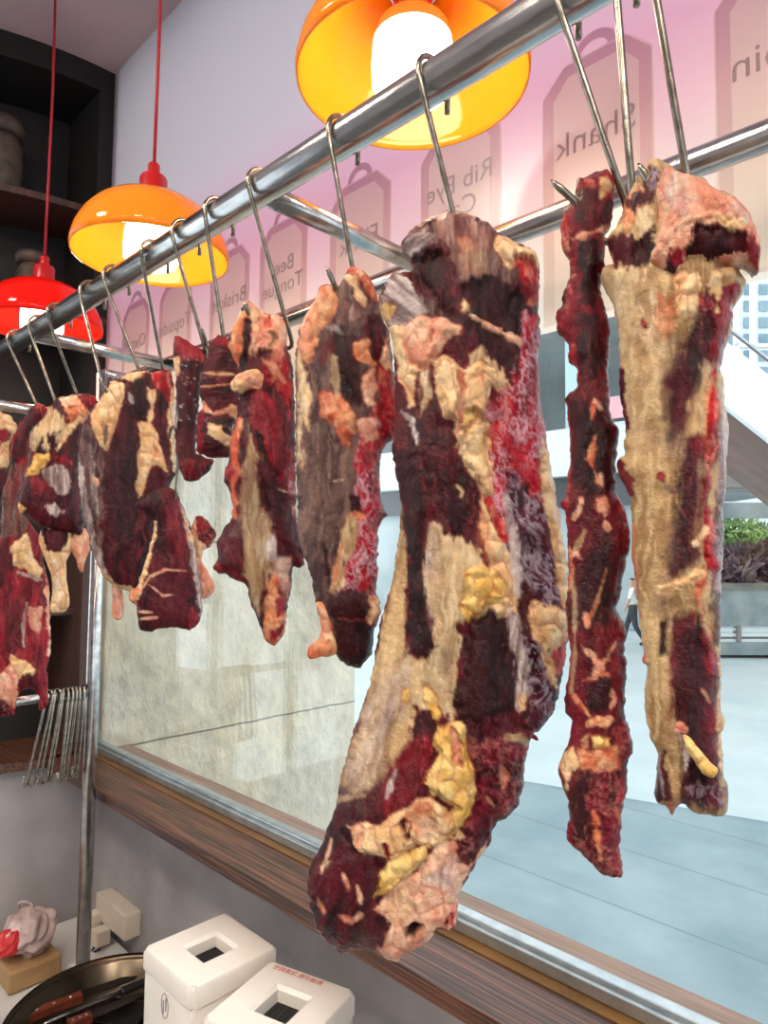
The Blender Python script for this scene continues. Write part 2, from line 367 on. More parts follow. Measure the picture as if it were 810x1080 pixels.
def tissue(k, u, v, ang, s, sc=1.0):
    c1, c2, c3, ta, ts, st, rel, ls, lr, ro = TISL[k]
    ts *= sc; ls *= sc; rel *= sc; lr *= sc
    ca, sa = math.cos(ang), math.sin(ang)
    wx = (fbm(u/22/sc, v/22/sc, s+50, 2)-.5)*14*sc
    a = u*ca+v*sa+wx; b = -u*sa+v*ca          # a across the grain, b along it
    m = sstep(.3, .7, fbm(a/(13*sc), b/(13*sc*min(st, 4)), s+3, 4))
    col = c1+(c2-c1)*m[:, None]
    fb = fbm(a/ts, b/(ts*st), s+11, 3, .5)
    if k in ('X', 'V', 'L'):
        net = 1-np.minimum(1, np.abs(fbm(a/ts, b/(ts*st), s+21, 3)-.5)*9)
        net = np.maximum(net, .75*(1-np.minimum(1, np.abs(fbm(a/ts*1.7+5, b/(ts*st)*1.7, s+29, 2)-.5)*10)))
        t = net*ta*sstep(.32, .6, fbm(u/(30*sc), v/(30*sc), s+37, 2)+.1); h = rel*(net-.4)
    else:
        t = ta*sstep(.5, .72, fb); h = rel*(fb-.5)*2
        if k in 'MBR':
            st2 = sstep(.64, .74, fbm(a/2.6+9, b/18, s+91, 3))*sstep(.40, .6, fbm(u/50/sc, v/50/sc, s+93, 2))
            t = np.maximum(t, .55*st2)
    col = col+(c3-col)*t[:, None]
    if lr:
        w1, w2 = worley((u+wx*.6)/ls, (v+wx*.4)/(ls*1.25), s+5)
        e = w2-w1
        h = h+lr*(np.sqrt(np.clip(e/.7, 0, 1))-.5)
        cr = (1-sstep(.0, .15, e))*.6*sstep(.28, .55, fbm(u/25/sc, v/25/sc, s+83, 2))
        c4 = lin((196, 104, 84)) if k in 'FYPO' else c1*.6
        col = col+(c4-col)*cr[:, None]
    h = h+2.2*sc*(fbm(a/(9*sc), b/(34*sc), s+67, 3)-.5)*2*(1 if k in 'MBRGTSWNL' else .4)
    col = col*(0.94+.12*fbm(u/4/sc, v/4/sc, s+61, 2))[:, None]
    return col, h, np.full(u.shape, ro)
def paint(u, v, base, regions, s, sc):
    ba, bk = (base if isinstance(base, tuple) else (base, 0))[0], (base if isinstance(base, tuple) else (base, 0))[1]
    col, h, ro = tissue(ba, u, v, bk, s, sc)
    warp = (fbm(u/16/sc, v/16/sc, s+71, 4, .55)-.5)*2.6
    fine = (fbm(u/2.6/sc, v/2.6/sc, s+77, 2)-.5)*2
    for i, rg in enumerate(regions):
        k, P = rg[0], rg[1]; o = rg[2] if len(rg) > 2 else {}
        A = np.asarray(P, float); w = o.get('w', 0)
        soft = o.get('soft', 1.6)*sc; wp = o.get('warp', 5)*sc; pad = wp*2+soft+w+3
        sel = (u > A[:, 0].min()-pad) & (u < A[:, 0].max()+pad) & (v > A[:, 1].min()-pad) & (v < A[:, 1].max()+pad)
        if not sel.any(): continue
        uu, vv = u[sel], v[sel]
        if w:
            d, _, _, fr = near_poly(uu, vv, A, False)
            d = d-w*.5*(.35+.65*np.sqrt(np.clip(np.sin(np.pi*np.clip(fr, .04, .96)), 0, 1))); wp = min(wp, w*.6)
        else:
            d = near_poly(uu, vv, A)[0]
        d = d+warp[sel]*wp+fine[sel]*min(.9*sc, wp*.25)
        an0 = o.get('ang', 0) or (bk if not isinstance(bk, str) else 0)
        if k not in 'FYPO' and not w:      # feathered along the grain
            c0, s0 = math.cos(an0), math.sin(an0)
            d = d+(fbm((uu*c0+vv*s0)/(5*sc), (-uu*s0+vv*c0)/(26*sc), s+19*i+7, 4, .6)-.5)*2*min(7*sc, wp*1.3)
            soft = soft*1.5
        a = sstep(soft, -soft, d)*o.get('a', 1.0)
        if k in 'STG':                     # thin membranes let the muscle show through in streaks
            an = o.get('ang', 0); ca, sa = math.cos(an), math.sin(an)
            a = a*(.42+.58*sstep(.30, .62, fbm((uu*ca+vv*sa)/(4.5*sc), (-uu*sa+vv*ca)/(38*sc), s+17*i, 3)))
        if k in 'FYPWNO' and not w:        # blood-stained margin
            col[sel] += (lin((150, 40, 40))-col[sel])*(.35*sstep(4*sc, 0, d)*sstep(-3*sc, 0, d))[:, None]
        c, hh, rr = tissue(k, uu, vv, o.get('ang', 0), s+13*i+101, sc)
        bump = o.get('h', 0)*sc
        rim = sstep(0, -max(3, o.get('rim', 9))*sc, d)
        col[sel] += (c-col[sel])*a[:, None]
        h[sel] = h[sel]*(1-a)+(hh+bump*rim)*a
        ro[sel] += (rr-ro[sel])*a
    return col, h, ro
def plane_of(X, Y=-.40):
    n = np.array([X-CAM[0], Y-CAM[1], 0.0]); n /= np.linalg.norm(n)
    return np.array([X, Y, 2.0]), n
def meat_mesh(name, outline, base, regions, X, front=.02, back=.045, r=30, step=1.7, seed=1, zoff=0.0, jit=1.1, parent=None, Y=-.40, sc=1.0, lump=.25, bres=None):
    p0, n = plane_of(X, Y); p0 = p0-n*zoff
    # dense, slightly ragged outline
    O = np.asarray(outline, float); pts = []
    for i in range(len(O)):
        a, b = O[i], O[(i+1) % len(O)]; k = max(1, int(np.hypot(*(b-a))/3))
        for t in range(k): pts.append(a+(b-a)*t/k)
    P = np.array(pts)
    P = .25*np.roll(P, 1, 0)+.5*P+.25*np.roll(P, -1, 0)
    T = np.roll(P, -1, 0)-np.roll(P, 1, 0); T /= np.linalg.norm(T, axis=1)[:, None]+1e-9
    nn = np.stack([T[:, 1], -T[:, 0]], 1)
    P = P+nn*((fbm(P[:, 0]/5, P[:, 1]/5, seed+9, 3, .7)-.5)*2*jit*2)[:, None]
    x0, y0 = P.min(0)-step*2; x1, y1 = P.max(0)+step*2
    nx = int((x1-x0)/step)+1; ny = int((y1-y0)/step)+1
    gx, gy = np.meshgrid(x0+np.arange(nx)*step, y0+np.arange(ny)*step)
    sd, qx, qy, _ = [q.reshape(ny, nx) for q in near_poly(gx.ravel(), gy.ravel(), P)]
    ins = sd < 0
    cell = ins[:-1, :-1] | ins[1:, :-1] | ins[:-1, 1:] | ins[1:, 1:]
    used = np.zeros_like(ins)
    used[:-1, :-1] |= cell; used[1:, :-1] |= cell; used[:-1, 1:] |= cell; used[1:, 1:] |= cell
    rimv = used & (~ins)
    near = used & ins & (sd > -.3*step)
    snap = rimv | near
    gx = np.where(snap, qx, gx); gy = np.where(snap, qy, gy)
    dep = np.where(snap, 0, np.clip(-sd, 0, None))
    t = np.clip(dep/r, 0, 1); H = np.sqrt(np.clip(1-(1-t)**2, 0, 1))
    S = H.copy()
    for _ in range(int(14*1.7/step)):
        S = np.where(ins, .25*(np.roll(S, 1, 0)+np.roll(S, -1, 0)+np.roll(S, 1, 1)+np.roll(S, -1, 1)), S)
    wgt = sstep(0, .35*r, dep); H = H*(1-wgt)+S*wgt
    idx = np.full(ins.shape, -1); ii = np.where(used); nv = len(ii[0]); idx[ii] = np.arange(nv)
    u = gx[ii]; v = gy[ii]; h = H[ii]; sn = snap[ii]
    base3 = onplane(u, v, p0, n)
    mpp = np.linalg.norm((base3-CAM), axis=1)/F          # metres per unit at the cut's distance
    big = (fbm(u/38/sc, v/55/sc, seed+31, 3)-.5)*2*lump
    Pf = base3-n*(front*h*(1+big))[:, None]
    pu, pv = project(Pf)
    col, rh, ro = paint(pu, pv, base, regions, seed*97, sc)
    edge = sstep(0, 4*sc, dep[ii])
    Pf = Pf-n*((rh*mpp*.9)*edge)[:, None]
    # back half
    b = np.where(~sn)[0]; bmap = np.arange(nv); bmap[b] = nv+np.arange(len(b))
    big2 = (fbm(u/34/sc+40, v/44/sc, seed+43, 3)-.5)*2*lump
    Pb = base3+n*(back*h*(1+big2))[:, None]
    colb, rhb, rob = paint(u+23*(fbm(u/40, v/40, seed+5, 2)-.5), v+30*(fbm(u/40, v/40, seed+6, 2)-.5), base, regions, seed*97+7, sc)
    Pb = Pb+n*((rhb*mpp*.9)*edge)[:, None]
    V = np.concatenate([Pf, Pb[b]]); C = np.concatenate([col, colb[b]]); Rg = np.concatenate([ro, rob[b]])
    ci, cj = np.where(cell)
    q = np.stack([idx[ci, cj], idx[ci+1, cj], idx[ci+1, cj+1], idx[ci, cj+1]], 1)
    bad = sn[q].all(1)
    qb = bmap[q][:, ::-1]
    Q = np.concatenate([q, qb[~bad]]); 
    if bad.any():
        Q = np.concatenate([q[~bad], qb[~bad]])
    # anchor at the top centre
    org = np.array([V[:, 0].mean(), V[:, 1].mean(), V[:, 2].max()])
    keep = np.unique(Q); rem = np.full(len(V), -1); rem[keep] = np.arange(len(keep)); V, C, Rg, Q = V[keep], C[keep], Rg[keep], rem[Q]
    me = bpy.data.meshes.new(name)
    me.vertices.add(len(V)); me.loops.add(Q.size); me.polygons.add(len(Q))
    o = bpy.data.objects.new(name, me)
    if parent is not None: org = np.array(parent.location)
    me.vertices.foreach_set('co', (V-org).astype(np.float32).ravel())
    me.loops.foreach_set('vertex_index', Q.astype(np.int32).ravel())
    me.polygons.foreach_set('loop_start', (np.arange(len(Q))*4).astype(np.int32))
    me.polygons.foreach_set('loop_total', np.full(len(Q), 4, np.int32))
    me.polygons.foreach_set('use_smooth', np.ones(len(Q), bool))
    me.update(calc_edges=True); me.validate()
    at = me.attributes.new('tissue', 'FLOAT_COLOR', 'POINT')
    at.data.foreach_set('color', np.concatenate([np.clip(C, 0, 1), np.ones((len(C), 1))], 1).astype(np.float32).ravel())
    g = me.attributes.new('gloss', 'FLOAT', 'POINT'); g.data.foreach_set('value', Rg.astype(np.float32))
    me.materials.append(M['meat'])
    link(o, parent)
    if parent is None: o.location = org
    return o
# ------------------------------------------------------------------ the setting
CEIL, SILL = 3.245, 1.175
def struct(name, bm, m, parent=None, smooth=False):
    o = obj(name, bm, m, parent, smooth)
    if parent is None: o['kind'] = 'structure'
    return o
bm = bmesh.new(); bx(bm, (-4.5, -4.2, -.2), (4.5, .12, 0)); struct('floor', bm, M['floor'])
bm = bmesh.new(); bx(bm, (-4.5, -4.2, CEIL), (4.5, .15, CEIL+.15)); struct('ceiling', bm, M['ceil'])
bm = bmesh.new(); bx(bm, (-4.5, -4.3, 0), (4.5, -4.2, CEIL)); struct('wall_back_added', bm, M['wall'])  # unseen wall, added to cut the flat fill from behind
bm = bmesh.new(); bx(bm, (-2.05, 0, 0), (4.5, .12, SILL-.022)); struct('wall_window', bm, M['wall'])
# sill in front of the glass
bm = bmesh.new(); bx(bm, (-2.05, -.138, SILL-.026), (4.5, -.036, SILL), .002); struct('trim_1', bm, M['wood'])
bm = bmesh.new(); bx(bm, (-2.05, -.0365, SILL-.022), (4.5, .0, SILL+.002)); struct('trim_2', bm, M['bronze'])
bm = bmesh.new(); bx(bm, (-2.05, .022, SILL-.022), (4.5, .10, SILL-.004)); struct('trim_3', bm, M['sillreflect'])  # added strip outside the pane, painting in the wood sill's reflection
# window: pane, frame bars, printed film with price-tag shapes
win = empty('window_1', (-.5, 0, SILL)); win['kind'] = 'structure'
def wpart(name, bm, m, smooth=False):
    o = obj(name, bm, m, None, smooth); o.parent = win; o.matrix_parent_inverse = Matrix.Translation(win.location).inverted(); return o
bm = bmesh.new(); bx(bm, (-2.05, .002, SILL+.014), (4.5, .010, CEIL)); wpart('glass_pane', bm, M['glass'])
bm = bmesh.new(); bx(bm, (-2.05, -.016, SILL+.002), (4.5, -.006, SILL+.020), .002); bx(bm, (-2.05, -.0062, SILL+.002), (4.5, .016, SILL+.026), .003); wpart('frame_bar', bm, M['chrome'])
FB = 2.076
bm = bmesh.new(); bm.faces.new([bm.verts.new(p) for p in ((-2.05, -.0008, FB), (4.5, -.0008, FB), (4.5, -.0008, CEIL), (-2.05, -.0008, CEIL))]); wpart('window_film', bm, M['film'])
def txt(s, size, mat, name, parent=None, sp=1.0, bold=0.0):
    cu = bpy.data.curves.new(name, 'FONT'); cu.body = s; cu.size = size; cu.align_x = 'CENTER'; cu.align_y = 'CENTER'; cu.space_character = sp; cu.offset = bold; cu.space_line = .95
    cu.extrude = .0001; cu.resolution_u = 3
    t = bpy.data.objects.new(name, cu); COL.objects.link(t)
    dg = bpy.context.evaluated_depsgraph_get(); me = bpy.data.meshes.new_from_object(t.evaluated_get(dg))
    bpy.data.objects.remove(t); bpy.data.curves.remove(cu)
    me.name = name; me.materials.clear(); me.materials.append(mat)
    o = bpy.data.objects.new(name, me); return link(o, parent)
def price_tag(xc, word):
    w, zt, zb, ch = .084, 2.467, 2.085, .036
    def outline(d): return [(-w+d, zb+d*.3), (w-d, zb+d*.3), (w-d, zt-ch-d*.6), (w-ch-d*.4, zt-d), (-w+ch+d*.4, zt-d), (-w+d, zt-ch-d*.6)]
    bm = bmesh.new()
    rings = [[bm.verts.new((xc+x, y, z)) for x, z in outline(d)] for d, y in ((0, -.0013), (0, -.0019), (.0022, -.0019), (.0022, -.0017), (.019, -.0017), (.019, -.0019))]
    for A, B, mi in zip(rings, rings[1:], (1, 1, 0, 0, 1)):
        for k in range(6): bm.faces.new((A[k], A[(k+1) % 6], B[(k+1) % 6], B[k])).material_index = mi
    bm.faces.new(rings[-1]).material_index = 1
    # handle arc on the top edge
    a = [(xc+.034*math.cos(t), zt+.030*math.sin(t)) for t in [PI*k/10 for k in range(11)]]
    b = [(xc+.034*math.cos(t)*.62, zt+.030*math.sin(t)*.55) for t in [PI*k/10 for k in range(11)]]
    va = [bm.verts.new((x, -.0017, z)) for x, z in a]; vb = [bm.verts.new((x, -.0017, z)) for x, z in b]
    for k in range(10): bm.faces.new((va[k], va[k+1], vb[k+1], vb[k]))
    bmesh.ops.recalc_face_normals(bm, faces=bm.faces)
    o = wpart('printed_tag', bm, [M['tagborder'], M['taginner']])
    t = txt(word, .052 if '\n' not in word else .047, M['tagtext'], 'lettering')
    # print faces the street, so it reads mirrored from inside
    for v in t.data.vertices:
        x, y, z = v.co; v.co = (xc-x, -.0022-z, 2.345+y)
    t.data.flip_normals()
    t.parent = o
    # keep world position: o sits at world origin through the inverse parent matrix
    return o
for xc, wd in ((.044, 'Rump'), (-.198, 'Sirloin'), (-.443, 'Shank'), (-.686, 'Rib Eye\nCap'), (-.926, 'Flank'), (-1.165, 'Beef\nTongue'), (-1.372, 'Brisket'), (-1.628, 'Topside'), (-1.853, 'Oxtail')):
    if xc < 0: price_tag(xc, wd)
# curved end wall with a recessed dark display niche
RC, CX = .9, -2.95
def arc(r, th): return Vector((CX+r*math.cos(th), -r*math.sin(th), 0))
def arcbox(name, r0, r1, z0, z1, m, t0=0.0, t1=2.2, n=40, kind=True):
    bm = bmesh.new(); R = []
    for i in range(n+1):
        th = t0+(t1-t0)*i/n
        R.append([bm.verts.new(arc(r, th)+Vector((0, 0, z))) for r, z in ((r0, z0), (r1, z0), (r1, z1), (r0, z1))])
    for A, B in zip(R, R[1:]):
        for k in range(4): bm.faces.new((A[k], A[(k+1) % 4], B[(k+1) % 4], B[k]))
    bm.faces.new(R[0]); bm.faces.new(R[-1][::-1]); bmesh.ops.recalc_face_normals(bm, faces=bm.faces)
    o = struct(name, bm, m); autosmooth(o, 30); return o
arcbox('wall_end', .6, RC, 0, SILL-.024, M['wall'])
arcbox('trim_4', .6, RC+.03, SILL-.024, SILL, M['wood'])
arcbox('wall_niche', .56, .66, SILL, CEIL, M['darkwood'])
arcbox('trim_5', .66, RC, CEIL-.075, CEIL, M['darkwood'])
zsh = float(onX(57, 213, -2.1)[2])
arcbox('trim_6', .66, RC, zsh-.02, zsh, M['brownframe'])
zs2 = float(onX(82, 642, -2.1)[2])
arcbox('trim_7', .66, RC-.06, zs2-.018, zs2, M['brownframe'])
bm = bmesh.new(); bx(bm, (-2.4, -.045, SILL), (-2.052, .0, 2.12)); struct('trim_8', bm, M['brownframe'])
bm = bmesh.new(); bx(bm, (-2.4, -.045, 2.12), (-2.052, .0, CEIL-.075)); struct('trim_10', bm, M['darkwood'])
# ------------------------------------------------------------------ steel rack
RY, RZ, BY, RR = -.40, 2.193, -.095, .0188
XP, YP = -1.68, -.162            # left end frame stands just clear of the sill
rack = empty('hanging_rack', (XP, YP, .72)); tag(rack, 'tubular stainless steel rack whose front rail carries the hooks and beef', 'rack')
def rpart(name, pts, rad, label=None, m='steel'):
    bm = bmesh.new(); tube(bm, [Vector(p)-Vector(rack.location) for p in pts], rad, 28); o = obj(name, bm, M[m], rack)
    if label: o['label'] = label
    return o
rpart('front_rail', [(-1.9, RY, RZ), (.72, RY, RZ)], RR)
rpart('back_rail', [(XP-.02, BY, RZ), (.72, BY, RZ)], .0165)
for X, z, ya, yb in ((-.675, RZ-.004, RY, BY), (-1.455, RZ-.008, RY, BY), (XP, 2.076, RY-.03, YP), (XP, RZ, YP, BY), (.65, 2.10, RY, YP), (.65, RZ, YP, BY)):
    rpart('crossbar', [(X, ya, z), (X, yb, z)], .0135)
zlow = float(onX(95, 729, XP)[2])
rpart('lower_bar', [(XP, RY-.03, zlow), (XP, YP, zlow)], .011)
for X, Y in ((XP, YP), (XP, RY-.03), (.65, YP), (.65, RY-.03)):
    rpart('post', [(X, Y, .722), (X, Y, RZ)], .016)
# ------------------------------------------------------------------ hooks
WR = .0028
def rail_x(px, py):
    return float(onplane(np.array(px), np.array(py), np.array([0, RY-.01, 0]), np.array([0, 1.0, 0]))[0])
HG = 'steel hooks on the front rail'
def hook(label, rp, tp, X, tip=None, te=None, Y=-.40, inn=.03, wr=WR, zoff=.003):
    xr = rail_x(*rp); R = RR+wr+.0012
    pts = [Vector((xr-.003, RY+R*.98, RZ-.019)), Vector((xr-.003, RY+R, RZ-.008))]
    for k in range(0, 11):
        a = math.radians(195*k/10); pts.append(Vector((xr-.003+.003*k/10, RY+R*math.cos(a), RZ+R*math.sin(a))))
    p0, n = plane_of(X, Y)
    T = Vector(onplane(np.array(tp[0], float), np.array(tp[1], float), p0-n*zoff, n))
    s = pts[-1]
    for k in range(1, 8): pts.append(s+(T-s)*k/7)
    d = (T-s).normalized(); nn = Vector(n)
    if tip:
        pj = lambda q_, o_: Vector(onplane(np.array(q_[0], float), np.array(q_[1], float), p0-n*o_, n))
        E = pj(tip, .020); En = pj(te, .012); Ei = En+(En-E)*.5+nn*.016
        b = T+d*inn
        c = (b+Ei)*.5+Vector((0, 0, -inn*.3))+nn*.012
        pts += smooth_path([T, b+nn*.014, c, Ei, En, E], 5)[1:]
    else:
        pts += smooth_path([T, T+d*inn+nn*.008, T+d*inn*1.5+nn*.022, T+d*inn+nn*.034], 4)[1:]
    m = len(pts); rads = [wr]*m; rads[-1] = wr*.2; rads[-2] = wr*.7; 
    bm = bmesh.new(); c0 = Vector((xr, RY, RZ)); tube(bm, [p-c0 for p in pts], rads, 10)
    o = obj('meat_hook', bm, M['wire'], None, True); o.location = c0; tag(o, label, 'hook', HG); return o
hook('hook with a bare dark point, carrying the narrow dark red strip', (592, -2), (651, 188), -.265, (581, 190), (607, 214), inn=.035)
hook('straight hook entering the left side of the rightmost slab, its point showing', (655, -42), (666, 194), -.205, (673, 172), (691, 205), inn=.03)
hook('rightmost hook, sinking behind the pink folded flap of the right slab', (688, -62), (725, 190), -.205, None, zoff=-.004)
hook('hook entering the domed top of the largest beef shank piece', (451, 72), (478, 226), -.41)
hook('hook carrying the grey-brown shank, its second point poking out at left', (356, 132), (372, 285), -.53, (344, 281), (354, 304), inn=.035)
hook('hook with a sharp bend carrying the fork-topped beef piece', (271, 184), (301, 336), -.69, (257, 319), (263, 333))
hook('hook in front of the middle lamp, carrying the small lean block with pale fat patch', (225, 217), (236, 357), -.785)
hook('hook carrying the speckled dark red slab, two points showing', (190, 241), (217, 370), -.86, (212, 345), (217, 360), inn=.012)
hook('rightmost of the three hooks in the wide silver-edged slab', (157, 270), (172, 391), -1.07)
hook('middle of the three hooks in the wide silver-edged slab', (117, 291), (148, 394), -1.07)
hook('leftmost of the three hooks in the wide silver-edged slab, point showing', (92, 304), (110, 412), -1.07, (103, 398), (113, 414), inn=.02)
hook('right of the two hooks in the round beef knuckle', (57, 328), (82, 418), -1.4)
hook('left of the two hooks in the round beef knuckle', (37, 345), (58, 422), -1.4)
hook('hook carrying the long red and white strip at the far left', (14, 368), (39, 428), -1.53)
hook('hook just outside the left edge, carrying the pale fatty lump', (-24, 388), (-8, 436), -1.66)
# lower second hook for the triangular cut
p0, n = plane_of(-.965, -.44)
q = lambda x, y, o: Vector(onplane(np.array(float(x)), np.array(float(y)), p0-n*o, n))
pth = smooth_path([q(178, 462, -.035), q(181, 452, -.02), q(186, 452, .004), q(188, 470, .012), q(187, 500, .014), q(185, 522, .010), q(183, 534, -.004), q(179, 528, -.014)], 6)
bm = bmesh.new(); tube(bm, [p-pth[0] for p in pth], WR*.9, 10); o = obj('meat_hook', bm, M['wire'], None, True); o.location = pth[0]; tag(o, 'short lower hook holding the triangular cut below the speckled slab', 'hook')
# spare hooks bunched on the lower bar
def spare(bm):
    R = .0145; pts = [Vector((-R, 0, -.02)), Vector((-R, 0, -.006))]
    for k in range(11):
        a = math.radians(180-180*k/10); pts.append(Vector((R*math.cos(a), 0, R*math.sin(a))))
    pts += [Vector((R*.9, 0, -.05)), Vector((R*.5, 0, -.12)), Vector((R*.2, 0, -.185))]
    for k in range(1, 9):
        a = math.radians(0-200*k/8); pts.append(Vector((R*.2-.014+.014*math.cos(a), 0, -.185+.014*math.sin(a))))
    tube(bm, pts, .0033, 8)
bm = bmesh.new(); spare(bm); sp0 = obj('meat_hook', bm, M['wire'], None, True)
tag(sp0, 'spare steel hook in the bunch hung on the lower bar by the rack post', 'hook', 'spare hooks bunched on the lower bar')
for i in range(10):
    o = sp0 if i == 0 else sp0.copy()
    if i: COL.objects.link(o)
    y = YP-.022-.0098*i
    o.location = (XP, y, zlow)
    o.rotation_euler = (math.radians((-2, -1, -3, -5, -3, -6, -6, -7, -8, -9)[i]), math.radians(random.uniform(-4, 4)), math.radians(random.uniform(-14, 14)))
# ------------------------------------------------------------------ pendant lamps
def lamp(x, y, z, sm, label, power, tilt=0):
    t = empty('pendant_lamp', (x, y, z)); tag(t, label, 'lamp', 'dome pendant lamps in a row along the window')
    bm = bmesh.new()
    out = [(.030, .118), (.060, .113), (.088, .102), (.112, .084), (.131, .060), (.143, .034), (.148, .012), (.147, 0)]
    inn = [(.1445, .0), (.1455, .012), (.1405, .033), (.1285, .058), (.110, .081), (.086, .099), (.059, .110), (.030, .115)]
    lathe(bm, out+inn, seg=72, closed=True); obj('lamp_shade', bm, sm, t, True)
    bm = bmesh.new(); lathe(bm, [(0, .112), (.026, .112), (.026, .158), (.023, .163), (.0115, .164), (.0115, .186), (.009, .190), (0, .190)], seg=32); autosmooth(obj('lamp_holder', bm, M['redcap'], t))
    bm = bmesh.new(); tube(bm, [(0, 0, .188), (.004, 0, .4), (.001, .003, .65), (0, 0, CEIL-z)], .0034, 10); obj('cord', bm, M['cord'], t, True)
    bm = bmesh.new(); lathe(bm, [(0, .112), (.018, .112), (.020, .092), (.034, .082), (.046, .070), (.050, .052)], seg=36); b = obj('bulb', bm, M['white'], t, True)
    bm = bmesh.new(); lathe(bm, [(.050, .052), (.052, .02), (.051, -.004), (.046, -.012), (.03, -.016), (0, -.017)], seg=36); obj('bulb_glass', bm, M['bulb'], b, True)
    return t
lamp(-.562, -.253, 2.349, M['shade_orange'], 'orange dome pendant lamp nearest the camera, cut by the top of the picture', 1)
lamp(-1.239, -.262, 2.323, M['shade_orange'], 'orange dome pendant lamp in the middle of the row, glowing yellow', 1)
lamp(-1.86, -.25, 2.330, M['shade_red'], 'red dome pendant lamp at the far left, in front of the dark niche', 1)
# ------------------------------------------------------------------ worktop and what stands on it
TZ = .72
wt = empty('worktop', (-.6, -.33, 0)); tag(wt, 'white worktop along the grey wall under the window', 'table')
bm = bmesh.new(); bx(bm, (-1.42, -.33, TZ-.04), (1.35, .315, TZ), .004); obj('table_top', bm, M['table'], wt)
for sx in (-1.35, 1.28):
    for sy in (-.26, .25):
        bm = bmesh.new(); bx(bm, (sx-.02, sy-.02, 0), (sx+.02, sy+.02, TZ-.04), .003); obj('leg', bm, M['steel'], wt)
def white_box(x, y, rz, label, text):
    H, h = .360, .0825
    t = empty('square_container', (x, y, TZ+.0005), rz); tag(t, label, 'container', 'white containers with square openings')
    bm = bmesh.new(); bx(bm, (-h+.003, -h+.003, 0), (h-.003, h-.003, H-.034), .006); autosmooth(obj('body', bm, M['white'], t), 50)
    s2 = math.sqrt(2); bm = bmesh.new(); hi = .029
    lathe(bm, [(h*s2, H-.034), (h*s2, H-.007), ((h-.003)*s2, H-.002), ((h-.008)*s2, H), ((hi+.006)*s2, H), (hi*s2, H-.005), ((hi-.002)*s2, H-.026), ((hi-.002)*s2, H-.034)], seg=4, a0=PI/4, closed=True)
    for f in bm.faces: f.smooth = False
    bmesh.ops.bevel(bm, geom=[e for e in bm.edges if abs(e.verts[0].co.z-e.verts[1].co.z) > .004 and e.verts[0].co.xy.length > h], offset=.007, segments=3, affect='EDGES')
    bmesh.ops.recalc_face_normals(bm, faces=bm.faces)
    autosmooth(obj('lid', bm, M['white'], t), 35)
    bm = bmesh.new(); bx(bm, (-hi+.001, -hi+.001, H-.036), (hi-.001, hi-.001, H-.022)); 
    for k in range(5): bx(bm, (-hi+.006+k*.009, -hi+.003, H-.024), (-hi+.009+k*.009, hi-.004, H-.0212))
    o = obj('opening_insert', bm, M['black'], t); o['label'] = 'black inside of the square opening'
    if text:
        o = txt('空調風机 請勿触摸', .0115, M['redink'], 'lettering', t, 1.0); o.location = (-.018, h-.016, H+.0002); o['label'] = 'small red characters along the rim'
        ob = bpy.data.objects
    else:
        bm = bmesh.new()
        for sx in (-.0045, .0035): bx(bm, (sx-.0016, -h+.0021, H-.110+sx*.8), (sx+.0016, -h+.0031, H-.090+sx*.8))
        n_ = 24
        ro = [Vector((.011*math.cos(2*PI*k/n_), -h+.0024, H-.100+.019*math.sin(2*PI*k/n_))) for k in range(n_)]
        tube(bm, ro+[ro[0]], .0007, 6, caps=False)
        o = obj('printed_mark', bm, M['greyink'], t); o.location = (-.004, 0, .036); o['label'] = 'small grey oval mark'
    return t
white_box(-1.056, -.208, 0.0, 'white square container with black square opening, nearer the metal pan', False)
white_box(-.852, -.212, math.radians(16.3), 'white square container with red characters along its lid, cut by the bottom edge', True)
# pan with knives
pc = Vector((-1.397, -.222, TZ+.0005)); pr_ = .197
pan = empty('metal_pan', pc); tag(pan, 'round metal pan holding knives at the lower left', 'pan')
bm = bmesh.new(); lathe(bm, [(0, 0), (.165, 0), (.178, .012), (pr_-.006, .103), (pr_, .110), (pr_+.004, .106), (pr_+.002, .100), (pr_-.001, .104), (pr_-.010, .098), (.174, .016), (.163, .004), (0, .004)], seg=72)
obj('bowl', bm, M['pan'], pan, True)
def knife(a, b, c, zz, hm, label, wid=.026, steel=False):
    A, B, C_ = [Vector(onZ(float(p[0]), float(p[1]), zz)) for p in (a, b, c)]
    t = empty('honing_steel' if steel else 'knife', A); tag(t, label, 'honing steel' if steel else 'knife', None if steel else 'knives lying in the metal pan')
    d = (B-A).normalized(); s = Vector((-d.y, d.x, 0)); L = (B-A).length; L2 = (C_-B).length
    bm = bmesh.new()
    if steel:
        tube(bm, smooth_path([(0, 0, 0), d*L*.2, d*L*.8, d*L], 3), .009, 12); obj('handle', bm, hm, t, True)
        bm = bmesh.new(); tube(bm, [d*L, d*(L+L2*.9), d*(L+L2)], [.005, .004, .001], 12); obj('rod', bm, M['blade'], t, True); return
    for k, (f0, f1, w0, w1) in enumerate(((0, .25, .013, .011), (.25, .75, .011, .010), (.75, 1, .010, .012))):
        P = [d*L*f0-s*w0, d*L*f1-s*w1, d*L*f1+s*w1, d*L*f0+s*w0]
        prism(bm, [(p.x, p.y) for p in P], lambda x, y, z: Vector((x, y, z)), -.007, .008)
    hd = obj('handle', bm, hm, t)
    bm = bmesh.new()
    bm.free()
    for f_ in (.2, .5, .8):
        bm = bmesh.new(); lathe(bm, [(0, .0095), (.0032, .009), (.0034, .0075)], c=d*L*f_, seg=12); obj('rivet', bm, M['chrome'], hd, True)
    bm = bmesh.new(); e = d*L
    P = [e-s*wid*.3, e+d*L2*.8-s*wid*.35, e+d*L2, e+d*L2*.7+s*wid*.5, e+d*.012+s*wid*.65, e+s*wid*.3]
    prism(bm, [(p.x, p.y) for p in P], lambda x, y, z: Vector((x, y, z)), -.001, .0012); obj('blade', bm, M['blade'], t)
